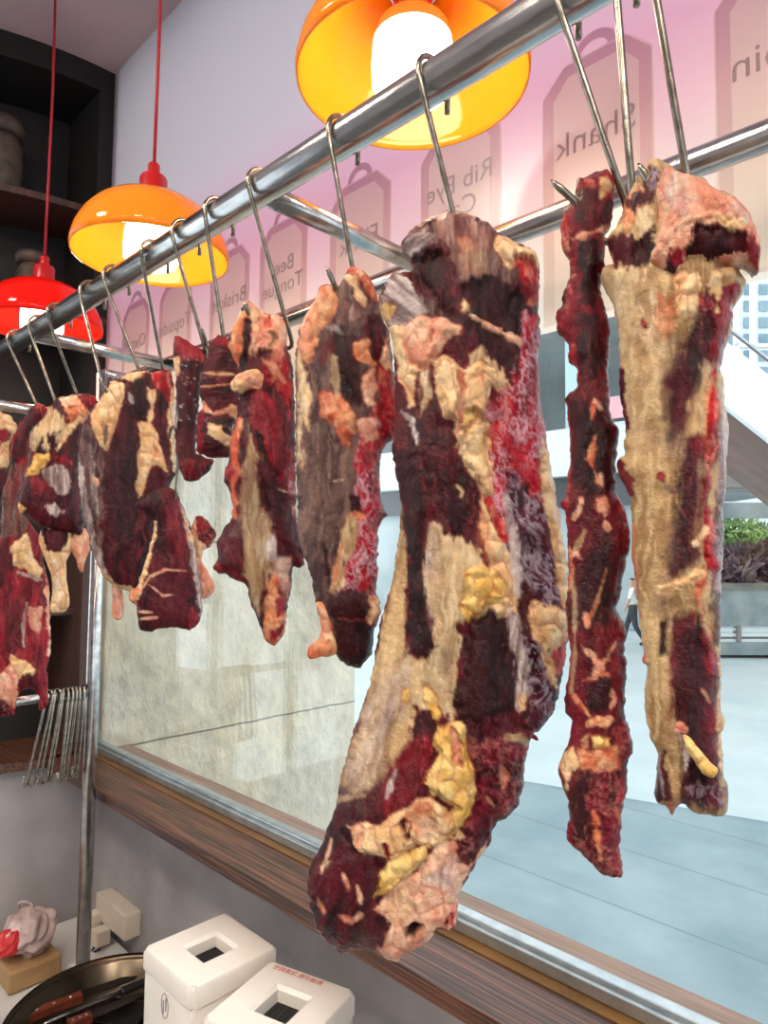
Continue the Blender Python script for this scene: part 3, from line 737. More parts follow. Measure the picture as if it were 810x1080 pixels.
knife((26, 1074), (86, 1051), (148, 1024), TZ+.066, M['handle'], 'knife with a brown riveted wooden handle in the pan')
knife((72, 1082), (96, 1072), (150, 1052), TZ+.05, M['handle'], 'second brown handled knife lying lower in the pan', .03)
knife((152, 1015), (98, 1042), (60, 1060), TZ+.040, M['blackplastic'], 'knife with a black handle at the back of the pan')
knife((152, 1036), (128, 1046), (44, 1083), TZ+.085, M['blackplastic'], 'long thin honing steel across the pan', steel=True)
cl = Vector(onZ(126., 1068., TZ+.030)); clv = empty('cleaver', cl, .55); tag(clv, 'dark broad cleaver lying at the right side of the metal pan', 'cleaver')
bm = bmesh.new(); bx(bm, (-.075, -.04, 0), (.06, .04, .0035), .0012); obj('blade', bm, M['blackplastic'], clv)
bm = bmesh.new(); bx(bm, (.06, -.004, -.006), (.115, .026, .014), .004); obj('handle', bm, M['handle'], clv)
# plastic bag on a cardboard tub
tubm = noise_mat('tan_card', (150, 116, 78), (176, 142, 100), 20, .7)
bm = bmesh.new(); bx(bm, (-.075, -.06, 0), (.07, .06, .05), .006); tb = obj('cardboard_tray', bm, tubm); tb.location = (-1.84, -.235, TZ+.001); tag(tb, 'shallow tan cardboard tray under the crumpled plastic bag', 'tray')
def crumple(name, r, sc, loc, mat, seed, parent=None, amp=.35):
    bm = bmesh.new(); bmesh.ops.create_icosphere(bm, subdivisions=5, radius=1)
    co = np.array([v.co[:] for v in bm.verts])
    a = fbm(co[:, 0]*2.2+co[:, 2]*1.7+seed, co[:, 1]*2.2-co[:, 2]*1.3, seed, 3); w1, w2 = worley(co[:, 0]*2+co[:, 2], co[:, 1]*2-co[:, 2]*.8+seed, seed)
    k = 1+amp*(a-.5)*2+amp*.6*(w2-w1-.3)
    for v, f_ in zip(bm.verts, k): v.co = Vector((v.co.x*sc[0], v.co.y*sc[1], v.co.z*sc[2]))*r*float(f_)
    o = obj(name, bm, mat, parent, True); o.location = loc; return o
bagm = noise_mat('cloudy_plastic', (160, 134, 130), (206, 184, 180), 12, .25, bump=.3)
redm = noise_mat('red_print', (190, 30, 40), (206, 50, 56), 12, .3)
bag = crumple('plastic_bag', .058, (1.0, 1.0, .8), (-1.845, -.232, TZ+.098), bagm, 4); tag(bag, 'crumpled cloudy plastic bag with a red patch, lower left', 'bag')
crumple('red_patch', .03, (1, 1, .9), (.022, -.044, -.004), redm, 8, bag)
bm = bmesh.new(); tube(bm, [Vector((-.02+.03*math.cos(t), .0+.01*math.sin(t*2), .03+.032*math.sin(t))) for t in [PI*k/14 for k in range(15)]], .003, 8); obj('handle_loop', bm, bagm, bag, True)
# sockets on the wall
sk = empty('power_socket', (-1.79, 0, .80)); tag(sk, 'cream power socket block on the grey wall beside the rack post', 'socket')
bm = bmesh.new(); bx(bm, (-.10, -.045, -.032), (.075, -.0005, .032), .004); obj('socket_body', bm, M['cream'], sk)
for dx, dz in ((-.085, -.028), (-.03, -.048)):
    bm = bmesh.new(); bx(bm, (dx-.018, -.078, dz-.022), (dx+.018, -.04, dz+.016), .003); pg = obj('plug', bm, M['cream'], sk)
    bm = bmesh.new(); tube(bm, smooth_path([(dx, -.072, dz-.02), (dx, -.082, dz-.036), (dx+.02, -.07, TZ-.80+.008)], 5), .003, 8); obj('cable', bm, M['blackplastic'], pg, True)
# jars on the niche shelves
def jar(th, r, z, s, label):
    p = arc(r, th); t = empty('storage_jar', (p.x, p.y, z)); tag(t, label, 'jar', 'aged jars in the dark niche')
    bm = bmesh.new(); lathe(bm, [(0, 0), (.055*s, 0), (.06*s, .01*s), (.06*s, .16*s), (.05*s, .18*s), (.045*s, .19*s)], seg=32); obj('jar_body', bm, M['jar'], t, True)
    bm = bmesh.new(); lathe(bm, [(.045*s, .19*s), (.062*s, .195*s), (.064*s, .225*s), (.055*s, .24*s), (0, .243*s)], seg=32); obj('jar_lid', bm, M['jar'], t, True)
# ------------------------------------------------------------------ the cuts of beef
GRP = 'cuts of beef hanging from the steel rail'
def cut(label, *a, **k):
    o = meat_mesh('beef_cut', *a, **k); tag(o, label, 'meat', GRP); return o
def S(*p, **k): return list(p), k          # stroke helper
# --- large shank piece in the middle
O6 = [(421.6,259),(431.5,246),(447,234.5),(468,226.7),(483,225),(499,229),(514.5,237),(525,247.4),(538,254),(551,260),(561,263),(569,274.6),(569.5,285),(567.6,318.7),(569,344.6),(570,363),(567.6,381),(569,407),(571.5,435),(576.7,464),(580.6,490),(588,532.6),(595,571.5),(599,595),(599,621),(600,636),(599,669.6),(597,690),(593,710),(588,736),(584,750),(575.5,761.5),(569.6,769),(561,773),(558,785),(553,806),(552,830),(546,850),(534,861),(525,865),(519,877),(518,887),(509,898),(498.5,915.5),(482,942),(482.5,971),(473,981.5),(461,977),(458,986),(440,998),(424,1005),(421,1013),(411,1009.6),(396,1001),(371,998),(359,1004.6),(345.5,992),(332,977),(328,956),(323,935.6),(326,916),(337,897),(345.5,873),(354.5,849.6),(359,823),(369,784),(374,766.7),(382.6,743),(391,719),(398,675),(405.5,639),(414.6,610),(420,569),(423.7,535),(419.5,510),(413,475),(417,440.6),(416,396.5),(414.6,360),(409.5,344.6),(401,329),(399,316),(408,295),(416,289),(433,289),(436,285),(433,276),(425,265.5)]
R6 = [
 ('T', [(421,259),(431,246),(447,234),(483,224),(514,237),(526,250),(535,262),(548,292),(535,300),(505,292),(482,302),(470,268),(455,256),(436,272)]),
 ('S', [(424,262),(434,248),(452,240),(468,250),(450,256),(436,268)], {'ang':1.0,'warp':6}),
 ('O', [(478,246),(492,250),(502,262),(488,268)], {'a':.45}), ('W', [(498,258),(512,264),(512,286),(498,288),(486,270)], {'a':.4,'soft':5}),
 ('G', [(512,262),(535,262),(548,292),(520,300)], {'soft':6}),
 ('B', [(437,274),(452,262),(468,262),(474,280),(480,330),(484,340),(470,336),(455,312),(440,300)], {'h':-6,'rim':8}),
 ('B', [(482,300),(512,290),(552,305),(552,350),(545,388),(528,385),(512,372),(498,345),(482,332)], {'h':-3}),
 ('M', [(466,255),(475,258),(478,275),(482,300),(488,330),(480,332),(474,300)], {'h':4}),
 ('F', [(524,247),(540,252),(566,264),(569,283),(560,288),(546,275),(538,284),(528,274),(523,262)], {'h':7}),
 ('C', [(545,272),(569,286),(567,320),(556,322),(549,298)]),
 ('S', [(400,329),(398,316),(409,294),(430,292),(440,308),(448,328),(432,346),(414,354)], {'ang':-.9}),
 ('Y', [(400,330),(404,322),(416,324),(414,338),(404,340)], {'a':.7}),
 ('G', [(440,310),(462,322),(482,345),(470,352),(448,338)]),
 ('F', [(487,312),(497,318),(498,330),(488,332),(484,322)]), ('P', [(494,330),(512,340),(532,352),(548,362),(550,366)], {'w':7,'h':4}),
 ('F', [(408,346),(424,342),(436,352),(446,385),(437,402),(437,428),(430,430),(424,400),(412,366)], {'h':6}),
 ('W', [(442,388),(450,392),(450,430),(444,438)], {'soft':3}), ('S', [(424,434),(434,442),(440,466)], {'w':6}),
 ('P', [(424,348),(440,333),(456,337),(470,338),(486,344),(484,352),(470,358),(464,372),(450,387),(440,391),(428,380)], {'h':8}),
 ('C', [(448,346),(460,350),(455,364)], {'a':.5}),
 ('W', [(490,372),(508,368),(522,382),(538,400),(539,410),(524,416),(515,402),(495,390)], {'h':4}),
 ('F', [(456,380),(470,374),(484,382),(490,388),(504,382),(520,390),(521,404),(516,430),(508,447),(496,453),(488,472),(480,470),(478,446),(468,440),(462,412)], {'h':12}),
 ('P', [(484,386),(488,410),(485,440),(482,462)], {'w':8}),
 ('Y', [(490,436),(500,432),(506,442),(498,449),(490,445)], {'h':4}),
 ('X', [(552,330),(568,334),(570,410),(577,462),(580,502),(576,532),(560,520),(550,500),(541,540),(530,566),(518,540),(513,500),(513,445),(518,422),(538,408),(545,385),(551,360)], {'h':3}),
 ('C', [(520,412),(540,408),(534,450),(524,480),(515,470)], {'soft':6,'a':.6}),
 ('F', [(488,452),(504,446),(514,446),(517,470),(517,494),(520,520),(510,528),(502,506),(492,497),(487,480)], {'h':9}),
 ('F', [(572,462),(581,488),(589,532),(598,575),(601,612),(600,640),(592,650),(586,604),(578,562),(572,530),(570,500)], {'h':3}),
 ('V', [(533,500),(544,496),(552,518),(571,534),(583,580),(590,632),(576,642),(560,622),(545,582),(535,540)], {'ang':-.5}),
 ('B', [(536,500),(544,498),(550,520),(552,534),(542,522)]),
 ('F', [(508,530),(520,545),(535,575),(545,596),(547,650),(525,642),(515,612),(509,572)], {'h':3}),
 ('O', [(508,540),(514,560),(518,590),(512,600),(507,570)], {'a':.5,'soft':5}),
 ('S', [(528,508),(538,540),(548,575),(552,610),(550,636),(541,612),(532,570)], {'w':0}),
 ('C', [(515,528),(524,548),(535,574)], {'w':9}),
 ('N', [(424,528),(430,590),(427,640),(428,690),(445,695),(440,742),(425,792),(400,832),(375,842),(356,826),(369,784),(384,743),(398,675),(405,639),(414,610)], {'ang':.15}),
 ('S', [(428,692),(442,700),(430,742),(408,790),(394,838),(368,846),(362,820),(384,760),(402,720)], {'a':.6,'soft':10,'ang':.3}),
 ('W', [(455,550),(470,560),(490,570),(502,577),(510,582),(514,602),(498,640),(484,660),(485,682),(479,702),(481,722),(476,760),(462,745),(444,748),(430,742),(434,692),(452,700),(458,660),(450,630),(447,590),(448,572)], {'h':2}),
 ('S', [(447,590),(452,560),(458,556),(462,600),(456,660),(450,640)], {'a':.7,'soft':6}),
 ('G', [(466,690),(480,690),(474,730),(468,750),(460,722)], {'a':.55,'soft':6}),
 ('B', [(413,475),(438,475),(452,540),(450,574),(446,600),(448,640),(456,682),(450,692),(430,694),(428,640),(430,590),(424,530)], {'h':3,'ang':.05}),
 ('M', [(444,470),(480,480),(502,510),(505,545),(492,568),(470,560),(458,530)], {'h':3}),
 ('W', [(482,512),(488,518),(486,524)], {'w':4}),
 ('Y', [(490,602),(505,592),(523,602),(536,622),(534,642),(516,642),(506,652),(492,656),(486,636),(489,615)], {'h':10}),
 ('F', [(515,632),(536,630),(540,650),(520,658),(508,648)], {'h':5}),
 ('S', [(532,640),(546,648),(557,680),(559,720),(557,740),(546,752),(542,736),(541,700),(536,662)], {'ang':.1}),
 ('F', [(545,735),(557,728),(556,748),(548,752)]),
 ('B', [(493,659),(512,644),(523,641),(534,658),(541.5,699),(543,738),(534,750),(504,762),(482,760),(480,738),(487,711),(490,681)], {'h':6}),
 ('V', [(552,668),(574,661),(584,729),(584,750),(570,768),(558,762),(556,741),(559,714),(556,681)], {'h':3}),
 ('F', [(562,632),(575,640),(592,636),(600,652),(599,672),(586,690),(587,725),(580,722),(572,690),(558,650)], {'h':3}),
 ('C', [(582,686),(599,676),(595,702),(586,714)]),
 ('L', [(495,776),(545,752),(564,772),(558,785),(553,806),(552,830),(546,850),(534,861),(525,865),(519,880),(509,895),(484,914),(478,905),(488,870),(501,850),(495,815),(493,790)], {'h':5}),
 ('M', [(498,766),(540,750),(560,768),(540,776),(505,782)], {'h':-2}),
 ('W', [(534,778),(548,776),(556,783)], {'w':6}), ('P', [(528,806),(534,816),(530,830)], {'w':6}), ('P', [(512,838),(520,848)], {'w':5}),
 ('M', [(352,838),(378,838),(404,822),(408,830),(402,870),(372,868),(350,872)], {'soft':6}), ('G', [(360,824),(380,836),(405,820),(412,800),(395,860),(360,850)], {'a':.5,'soft':8}),
 ('R', [(452,774),(458,790),(450,820),(434,848),(405,868),(406,838),(411,805),(428,786)], {'soft':5}),
 ('B', [(412,800),(440,790),(440,830),(412,858)], {'a':.5,'soft':8}),
 ('Y', [(446,718),(458,730),(466,752),(462,764),(454,756),(446,736)], {'h':7}), ('Y', [(424,730),(432,724),(432,742),(426,748)], {'h':3}),
 ('Y', [(461,767),(476,762),(492,764),(493,794),(499,815),(501,844),(490,865),(478,887),(466,887),(470,868),(478,852),(468,846),(451,839),(447,826),(460,794),(458,782)], {'h':11}),
 ('P', [(476,768),(482,780),(480,796),(486,804)], {'w':6}),
 ('F', [(365,870),(400,867),(440,842),(456,842),(472,850),(478,880),(460,897),(440,891),(420,910),(400,902),(376,898)], {'h':5}),
 ('O', [(432,846),(452,848),(458,872),(440,880),(425,868)], {'a':.6,'soft':4}), ('R', [(424,866),(434,872),(436,886),(428,890)], {}), ('R', [(405,888),(410,905)], {'w':6}),
 ('S', [(446,860),(462,866),(456,886),(444,880)], {'a':.5,'soft':4}),
 ('Y', [(393,947),(400,918),(428,898),(452,890),(452,906),(434,922),(408,942)], {'h':7}),
 ('F', [(490,880),(482,886),(478,905),(470,898),(482,872)]),
 ('P', [(393,959),(411,941),(440,918),(458,894),(478,884),(482,890),(478,912),(500,906),(518,880),(510,900),(483,942),(484,975),(473,983),(461,978),(458,988),(440,1000),(424,1008),(421,1016),(411,1012),(396,1003),(402,985),(410,974),(400,964)], {'h':5,'rim':14}),
 ('S', [(449,925),(462,914),(478,905),(482,925),(476,940),(462,932)], {'a':.8,'soft':5}),
 ('F', [(410,946),(432,935),(436,960),(420,972),(405,962)], {'a':.6,'soft':6}),
 ('B', [(428,976),(438,969),(446,974),(437,985),(429,986)], {'h':-4,'warp':1.5}), ('C', [(470,974),(476,966),(478,978)], {'w':9}),
 ('M', [(330,905),(345,873),(366,876),(376,900),(398,905),(400,925),(392,950),(394,965),(410,976),(400,998),(371,996),(359,1003),(345,990),(332,976),(326,950),(323,935)], {'h':3,'ang':.3}),
 ('P', [(358,964),(372,971),(381,963)], {'w':6,'h':2}), ('P', [(350,884),(346,902),(339,918)], {'w':3.4}), ('P', [(377,934),(381,952)], {'w':3.2}), ('W', [(340,912),(350,906)], {'w':5}), ('P', [(362,920),(368,936)], {'w':2.8}), ('O', [(335,946),(342,960)], {'w':4.5,'a':.8}),
 ('W', [(345,850),(360,842),(385,838)], {'w':5,'a':.7}), ('S', [(408,842),(412,825),(418,812)], {'w':4,'a':.8}), ('P', [(366,872),(380,874),(376,892)], {'w':7}),
]
big = cut('largest beef shank piece hanging in the middle, with yellow fat lumps down its front', O6, ('M', .05), R6, -.41, front=.032, back=.075, r=70, seed=3)
def part(name, parent, outline, base, regions, X, zoff, label=None, **k):
    o = meat_mesh(name, outline, base, regions, X, zoff=zoff, parent=parent, **k)
    if label: o['label'] = label
    return o
part('fat_lump', big, [(458,382),(470,374),(482,382),(485,410),(482,440),(474,444),(466,436),(461,412)], 'F', [('P', [(466,400),(470,425),(476,438)], {'w':6})], -.41, .027, front=.010, back=.012, r=13, seed=5, step=1.4)
part('fat_lump', big, [(490,388),(504,380),(518,386),(521,404),(516,430),(507,446),(495,452),(487,440),(486,412)], 'F', [('P', [(500,400),(506,420),(498,436)], {'w':6})], -.41, .027, front=.010, back=.012, r=14, seed=6, step=1.4)
part('fat_lump', big, [(436,342),(446,338),(453,348),(455,362),(448,378),(440,366),(436,354)], 'P', [('F', [(440,344),(447,352),(448,366)], {'w':9})], -.41, .022, front=.008, back=.012, r=9, seed=7, step=1.3)
part('fat_lump', big, [(490,606),(503,592),(520,600),(534,622),(530,640),(512,640),(498,652),(488,642)], 'Y', [], -.41, .027, front=.009, back=.012, r=16, seed=8, step=1.4)
part('fat_lump', big, [(470,808),(478,800),(486,812),(488,836),(484,850),(475,848),(472,836),(462,832),(466,818)], 'Y', [], -.41, .027, front=.008, back=.012, r=10, seed=9, step=1.4)
part('tissue_strand', big, [(546,768),(556,770),(566,776),(569,782),(560,778),(550,776)], 'C', [], -.41, -.002, front=.003, back=.004, r=4, seed=10, step=1.2, jit=.5)
# --- narrow dark red strip
O7 = [(608,190.6),(621,186.5),(641.5,179),(648.6,192.6),(646.6,213),(645.6,235),(638,249.6),(638,282),(633,306.7),(638,323),(644.5,349),(641.5,380),(641.5,406.7),(644.5,441),(652.7,451.5),(651.7,472),(649.6,496),(649.6,518.7),(658,533),(662,549),(665,557),(663,582),(660,598.5),(654.7,617),(654.7,631),(649.6,641),(660,661.7),(661,672),(658,686),(662,700),(660,725),(658,753),(664,769.6),(667,786),(668,791),(662,803),(662,813),(661,833.7),(655.7,854),(654.7,878.5),(652.7,893),(658,921),(652.7,925),(631,920),(625,911),(613,899),(598.7,886.7),(595.6,880.5),(600.7,866),(599.7,842),(592.6,827.6),(588.5,811),(592.6,795),(600,786),(602.8,760),(596,752),(595.6,745),(597.7,720.7),(601.8,700),(598.7,668),(596.7,637),(599.7,600.5),(598.7,586),(597.7,553),(596,538),(587.5,532),(596.7,525),(598.7,504),(601.8,472),(597.7,427),(594.6,421),(609,408.7),(608,388),(599.7,382),(600.7,363.7),(588.5,351.5),(585.5,329),(592.6,326),(592.6,310.7),(600.7,294),(600.7,274),(593.6,262),(590.6,245.6),(593.6,227),(598.7,215),(606,215)]
R7 = [
 ('B', [(610,250),(632,252),(634,300),(628,330),(612,320)]), ('M', [(606,200),(640,200),(644,235),(620,245),(606,235)]),
 ('C', [(608,190),(622,186),(628,196),(612,200)], {}), ('C', [(640,180),(648,192),(646,212),(640,210)]), ('F', [(632,186),(642,180),(645,196),(634,208)], {'h':3}),
 ('P', [(604,252),(618,246),(640,241)], {'w':8}), ('C', [(594,225),(599,216),(600,250),(594,262)]), ('P', [(592,248),(598,262)], {'w':6,'a':.6}),
 ('M', [(606,330),(630,330),(638,370),(630,400),(610,395),(606,360)]), ('B', [(600,420),(640,430),(648,470),(646,520),(620,530),(604,500)], {'soft':6}),
 ('R', [(600,290),(606,330),(596,345),(588,340),(588,328)], {}), ('O', [(624,442),(626,424),(633,430)], {'w':4}), ('P', [(626,420),(634,431)], {'w':5}),
 ('O', [(628,460),(622,485),(632,510)], {'w':7,'a':.8}), ('P', [(632,500),(636,514)], {'w':7}), ('P', [(630,528),(640,520),(644,534),(638,546),(632,540)]), ('P', [(612,526),(610,540),(606,546)], {'w':6}),
 ('P', [(638,550),(642,557)], {'w':6}), ('W', [(602,590),(610,575),(616,560)], {'w':6,'a':.8}), ('O', [(600,578),(604,600),(600,620)], {'w':6}), ('P', [(606,582),(614,590)], {'w':4}),
 ('B', [(606,600),(646,560),(652,600),(640,660),(610,660)], {'soft':6}), ('O', [(640,600),(628,640),(618,660)], {'w':4,'a':.6}), ('W', [(604,600),(606,640),(606,690),(602,730)], {'w':4,'a':.6}),
 ('P', [(618,648),(620,662)], {'w':5}), ('P', [(612,680),(626,692),(632,704),(626,712)], {'w':8,'a':.9}), ('P', [(626,706),(640,694),(650,678)], {'w':6,'a':.8}), ('O', [(616,718),(640,712)], {'w':6,'a':.8}), ('C', [(654,640),(661,662),(660,690),(652,670)]),
 ('P', [(640,726),(650,738),(644,746)], {'w':7}), ('O', [(606,735),(622,755)], {'w':5}), ('B', [(612,720),(640,718),(646,750),(622,752)]),
 ('O', [(620,764),(632,760),(644,757)], {'w':10,'h':3}), ('Y', [(623,775),(643,778),(643,788),(625,791)], {'h':4,'warp':3}), ('F', [(617,776),(622,774),(622,790),(616,788)], {'a':.7}),
 ('C', [(648,770),(660,762),(668,790),(660,804),(648,794)]), ('L', [(646,770),(668,770),(668,796),(656,804),(646,790)], {'a':.7}),
 ('O', [(612,792),(650,786),(656,812),(640,818),(612,812)], {'soft':4}), ('F', [(594,794),(604,790),(608,806),(598,832),(589,812)], {'h':4}),
 ('L', [(604,812),(650,812),(660,820),(656,860),(652,895),(656,922),(632,920),(612,898),(600,884),(602,850)], {}),
 ('B', [(604,830),(618,820),(622,860),(618,890),(604,872)]), ('O', [(626,856),(630,880),(632,905)], {'w':8}), ('C', [(654,812),(662,815),(660,835),(652,870),(654,900),(657,922),(650,918),(648,860)]),
 ('C', [(597,425),(600,470),(598,510),(597,560)], {'w':5,'a':.8}), ('C', [(640,300),(644,350),(642,400),(646,440)], {'w':5,'a':.8}), ('C', [(650,520),(662,550),(660,600)], {'w':6,'a':.8}), ('C', [(604,366),(607,395)], {'w':8}),
]
strip = cut('long narrow dark red beef strip hanging right of the largest piece', O7, ('R', .1), [('M', O7, {'a':.62,'warp':0,'soft':14})]+R7, -.265, front=.016, back=.026, r=24, seed=21, jit=1.3)
# --- right-hand slab with a folded flap on top
O8 = [(640,256.7),(641,250),(650,243),(659,214),(674,188),(683,174),(694,171),(703,175.6),(723,186.7),(741,191),(754,203),(774,210),(790,225.6),(796.7,243),(802,261),(801,281),(798,289),(785.6,276.7),(781,274),(780,290),(787.8,299),(783,310),(773,323),(772,350),(763,372),(759,390),(762,395),(765.6,433),(769,449),(765.6,498),(763,538),(763,582),(761,610),(761,649),(759,684),(761,702),(760,749),(765.6,760),(763,769),(761,771),(763,813),(768,831),(768,853),(761,860),(750,856.7),(734,856.7),(719,845.6),(712,850),(712,858),(707,860),(703,849),(691,844),(690,835.6),(694,795.6),(685.6,778),(681,753),(679,731),(683,713),(682,700),(675.6,698),(679,688),(674,653),(670,615.6),(666.7,589),(666.7,555.6),(665.6,526.7),(652,502),(651,484),(659,480),(659,449),(653,413),(653,389),(652,345.6),(645.6,316.7),(632,294),(634.5,285.6),(648,281)]
R8 = [
 ('W', [(632,285),(660,278),(690,282),(700,310),(700,350),(680,360),(650,345),(640,310)], {}),
 ('W', [(655,360),(690,350),(700,420),(690,480),(664,470),(658,420)], {'a':.6,'soft':10}),
 ('M', [(640,256),(655,244),(668,246),(676,262),(660,282),(646,282)], {'h':4}),
 ('O', [(656,232),(662,214),(672,196),(676,210),(668,236),(660,250)], {}), ('W', [(668,232),(682,212),(690,225),(686,250),(672,252)], {}),
 ('M', [(662,215),(678,188),(692,200),(690,214),(678,212),(670,225)]), ('B', [(668,250),(690,238),(692,262),(680,282),(668,276)], {'h':-3}),
 ('V', [(682,174),(694,171),(700,180),(692,206),(684,196)], {'h':4}), ('F', [(670,196),(676,190),(678,200)], {'a':.8}),
 ('R', [(735,310),(762,298),(787,298),(774,325),(772,350),(763,380),(757,402),(745,392),(738,345)], {'h':4}),
 ('B', [(740,335),(752,330),(756,352),(744,360)]), ('V', [(738,300),(752,292),(758,310),(742,330)], {'a':.7}),
 ('O', [(694,312),(712,312),(710,345),(700,360),(692,340)], {'a':.6,'soft':5}), ('F', [(708,290),(738,284),(744,300),(730,332),(716,342),(710,316)], {'h':5}), ('F', [(748,284),(778,274),(775,294),(760,302),(748,300)], {'h':4}),
 ('F', [(750,310),(757,306),(756,330)], {'w':7}),
 ('M', [(700,402),(716,375),(726,345),(740,332),(750,380),(744,405),(730,432),(722,462),(708,470),(701,440)], {'soft':6}),
 ('G', [(695,360),(712,352),(716,372),(704,392)], {'a':.7,'soft':6}), ('G', [(700,455),(722,462),(714,485),(704,480)], {'a':.7,'soft':8}),
 ('W', [(728,425),(748,385),(752,420),(746,460),(740,500),(736,450)], {'soft':4}), ('F', [(732,450),(738,455),(735,460)], {'w':8,'h':3}), ('O', [(748,400),(748,450),(746,498)], {'w':9,'h':3}),
 ('M', [(724,462),(738,456),(743,482),(741,545),(736,590),(714,612),(703,606),(708,560),(716,500)], {'soft':5}),
 ('G', [(700,560),(712,540),(716,600),(704,612)], {'a':.6,'soft':8}), ('R', [(738,460),(743,482),(742,560),(736,560)], {'soft':4,'a':.6}),
 ('R', [(693,498),(698,503)], {'w':9}), ('G', [(698,506),(710,520)], {'w':4,'a':.8}), ('R', [(678,340),(680,345)], {'w':7}),
 ('S', [(757,388),(766,433),(770,449),(766,498),(764,580),(762,650),(756,620),(752,560),(755,500),(757,440)], {'h':2}),
 ('V', [(752,520),(764,520),(762,700),(756,700),(748,600)], {'a':.8}),
 ('C', [(754,395),(752,430),(752,475),(744,520),(746,560),(747,585),(750,598)], {'w':10,'h':6}), ('C', [(746,590),(756,597),(763,596)], {'w':8,'h':4}), ('F', [(744,556),(736,570),(732,572)], {'w':7}),
 ('O', [(742,598),(746,610),(738,640),(750,668),(752,690),(744,672),(730,648),(732,620)], {'h':5}), ('F', [(738,640),(750,668),(750,685),(736,660)], {'a':.7}),
 ('F', [(696,622),(718,614),(740,603)], {'w':11,'h':4}), ('N', [(700,628),(735,618),(732,640),(706,645)], {}), ('G', [(695,630),(704,625),(708,640),(698,650)], {'a':.7,'soft':5}),
 ('M', [(706,652),(720,644),(734,648),(746,665),(756,690),(760,720),(759,770),(764,812),(768,853),(750,858),(734,856),(719,846),(715,800),(709,760),(704,700)], {'soft':4}),
 ('B', [(716,690),(735,690),(740,790),(720,770)], {'a':.7,'soft':8}), ('R', [(740,668),(757,690),(760,740),(748,720)], {'h':2}), ('R', [(744,730),(758,735),(758,790),(745,770)], {'a':.7,'soft':5}), ('P', [(740,728),(748,740)], {'w':5,'a':.7}),
 ('R', [(702,700),(710,700),(712,760),(706,765)], {'a':.6,'soft':4}), ('B', [(696,658),(704,652),(703,690),(694,692)], {'warp':1.5}),
 ('F', [(760,700),(759,770),(763,820)], {'w':6,'a':.8}), ('M', [(693,796),(703,790),(712,846),(690,846)], {'ang':.1}), ('S', [(694,800),(700,840)], {'w':4,'a':.6}), ('W', [(702,775),(712,800),(712,843)], {'w':11}),
 ('S', [(712,770),(724,790),(722,815)], {'w':8,'a':.8}), ('B', [(728,806),(745,822),(738,840),(722,830)], {'h':-3}), ('P', [(714,766),(720,770)], {'w':9,'h':3}), ('V', [(720,830),(768,826),(767,853),(736,856)], {'a':.5}),
 ('C', [(700,846),(712,846),(712,858),(706,860)]), ('C', [(760,752),(766,762),(761,771)]), ('R', [(652,485),(664,520)], {'w':12}), ('C', [(666,660),(680,700)], {'w':6}), ('M', [(653,390),(656,430),(659,450)], {'w':8}), ('O', [(668,540),(668,600),(674,650)], {'w':6,'a':.8}),
]
slab = cut('tall tan-fat beef slab nearest the right edge, pink flap folded over its top', O8, ('N', .06), R8, -.205, front=.026, back=.05, r=44, seed=33)
part('folded_flap', slab, [(690,200),(703,176),(723,187),(741,191),(754,203),(774,210),(790,226),(797,243),(803,262),(800,288),(786,276),(770,280),(748,278),(722,284),(712,294),(692,284),(683,276),(690,262),(694,240)], 'P',
  [('S', [(700,178),(716,184),(730,210),(720,232),(704,215)], {'a':.7,'soft':6}), ('P', [(694,200),(704,212),(706,250),(694,262)], {'ang':.2}),
   ('M', [(734,234),(760,234),(786,246),(792,262),(772,270),(745,274),(722,280),(718,262),(728,250)], {'h':-6,'rim':6}), ('B', [(738,238),(764,240),(762,262),(732,268)], {'a':.7}), ('R', [(792,245),(803,262),(800,288),(788,274)]), ('R', [(708,262),(726,256),(722,282),(706,284)], {}),
   ('F', [(752,228),(770,236),(784,232)], {'w':9,'h':4}), ('P', [(690,272),(706,244),(730,230),(750,228)], {'w':10,'h':5}), ('R', [(756,212),(768,222),(762,226)], {'a':.6}), ('S', [(776,216),(788,230)], {'w':8,'a':.8}), ('B', [(694,284),(706,278),(718,288),(708,294)], {})],
  -.205, .022, 'pink fatty flap folded over the top', front=.016, back=.03, r=26, seed=34)
part('fat_strand', slab, [(719,774),(726,776),(736,788),(748,802),(758,812),(753,821),(743,818),(734,806),(724,790)], 'Y', [], -.205, .026, 'yellow strand of fat', front=.006, back=.006, r=6, seed=35, step=1.3, jit=.6)
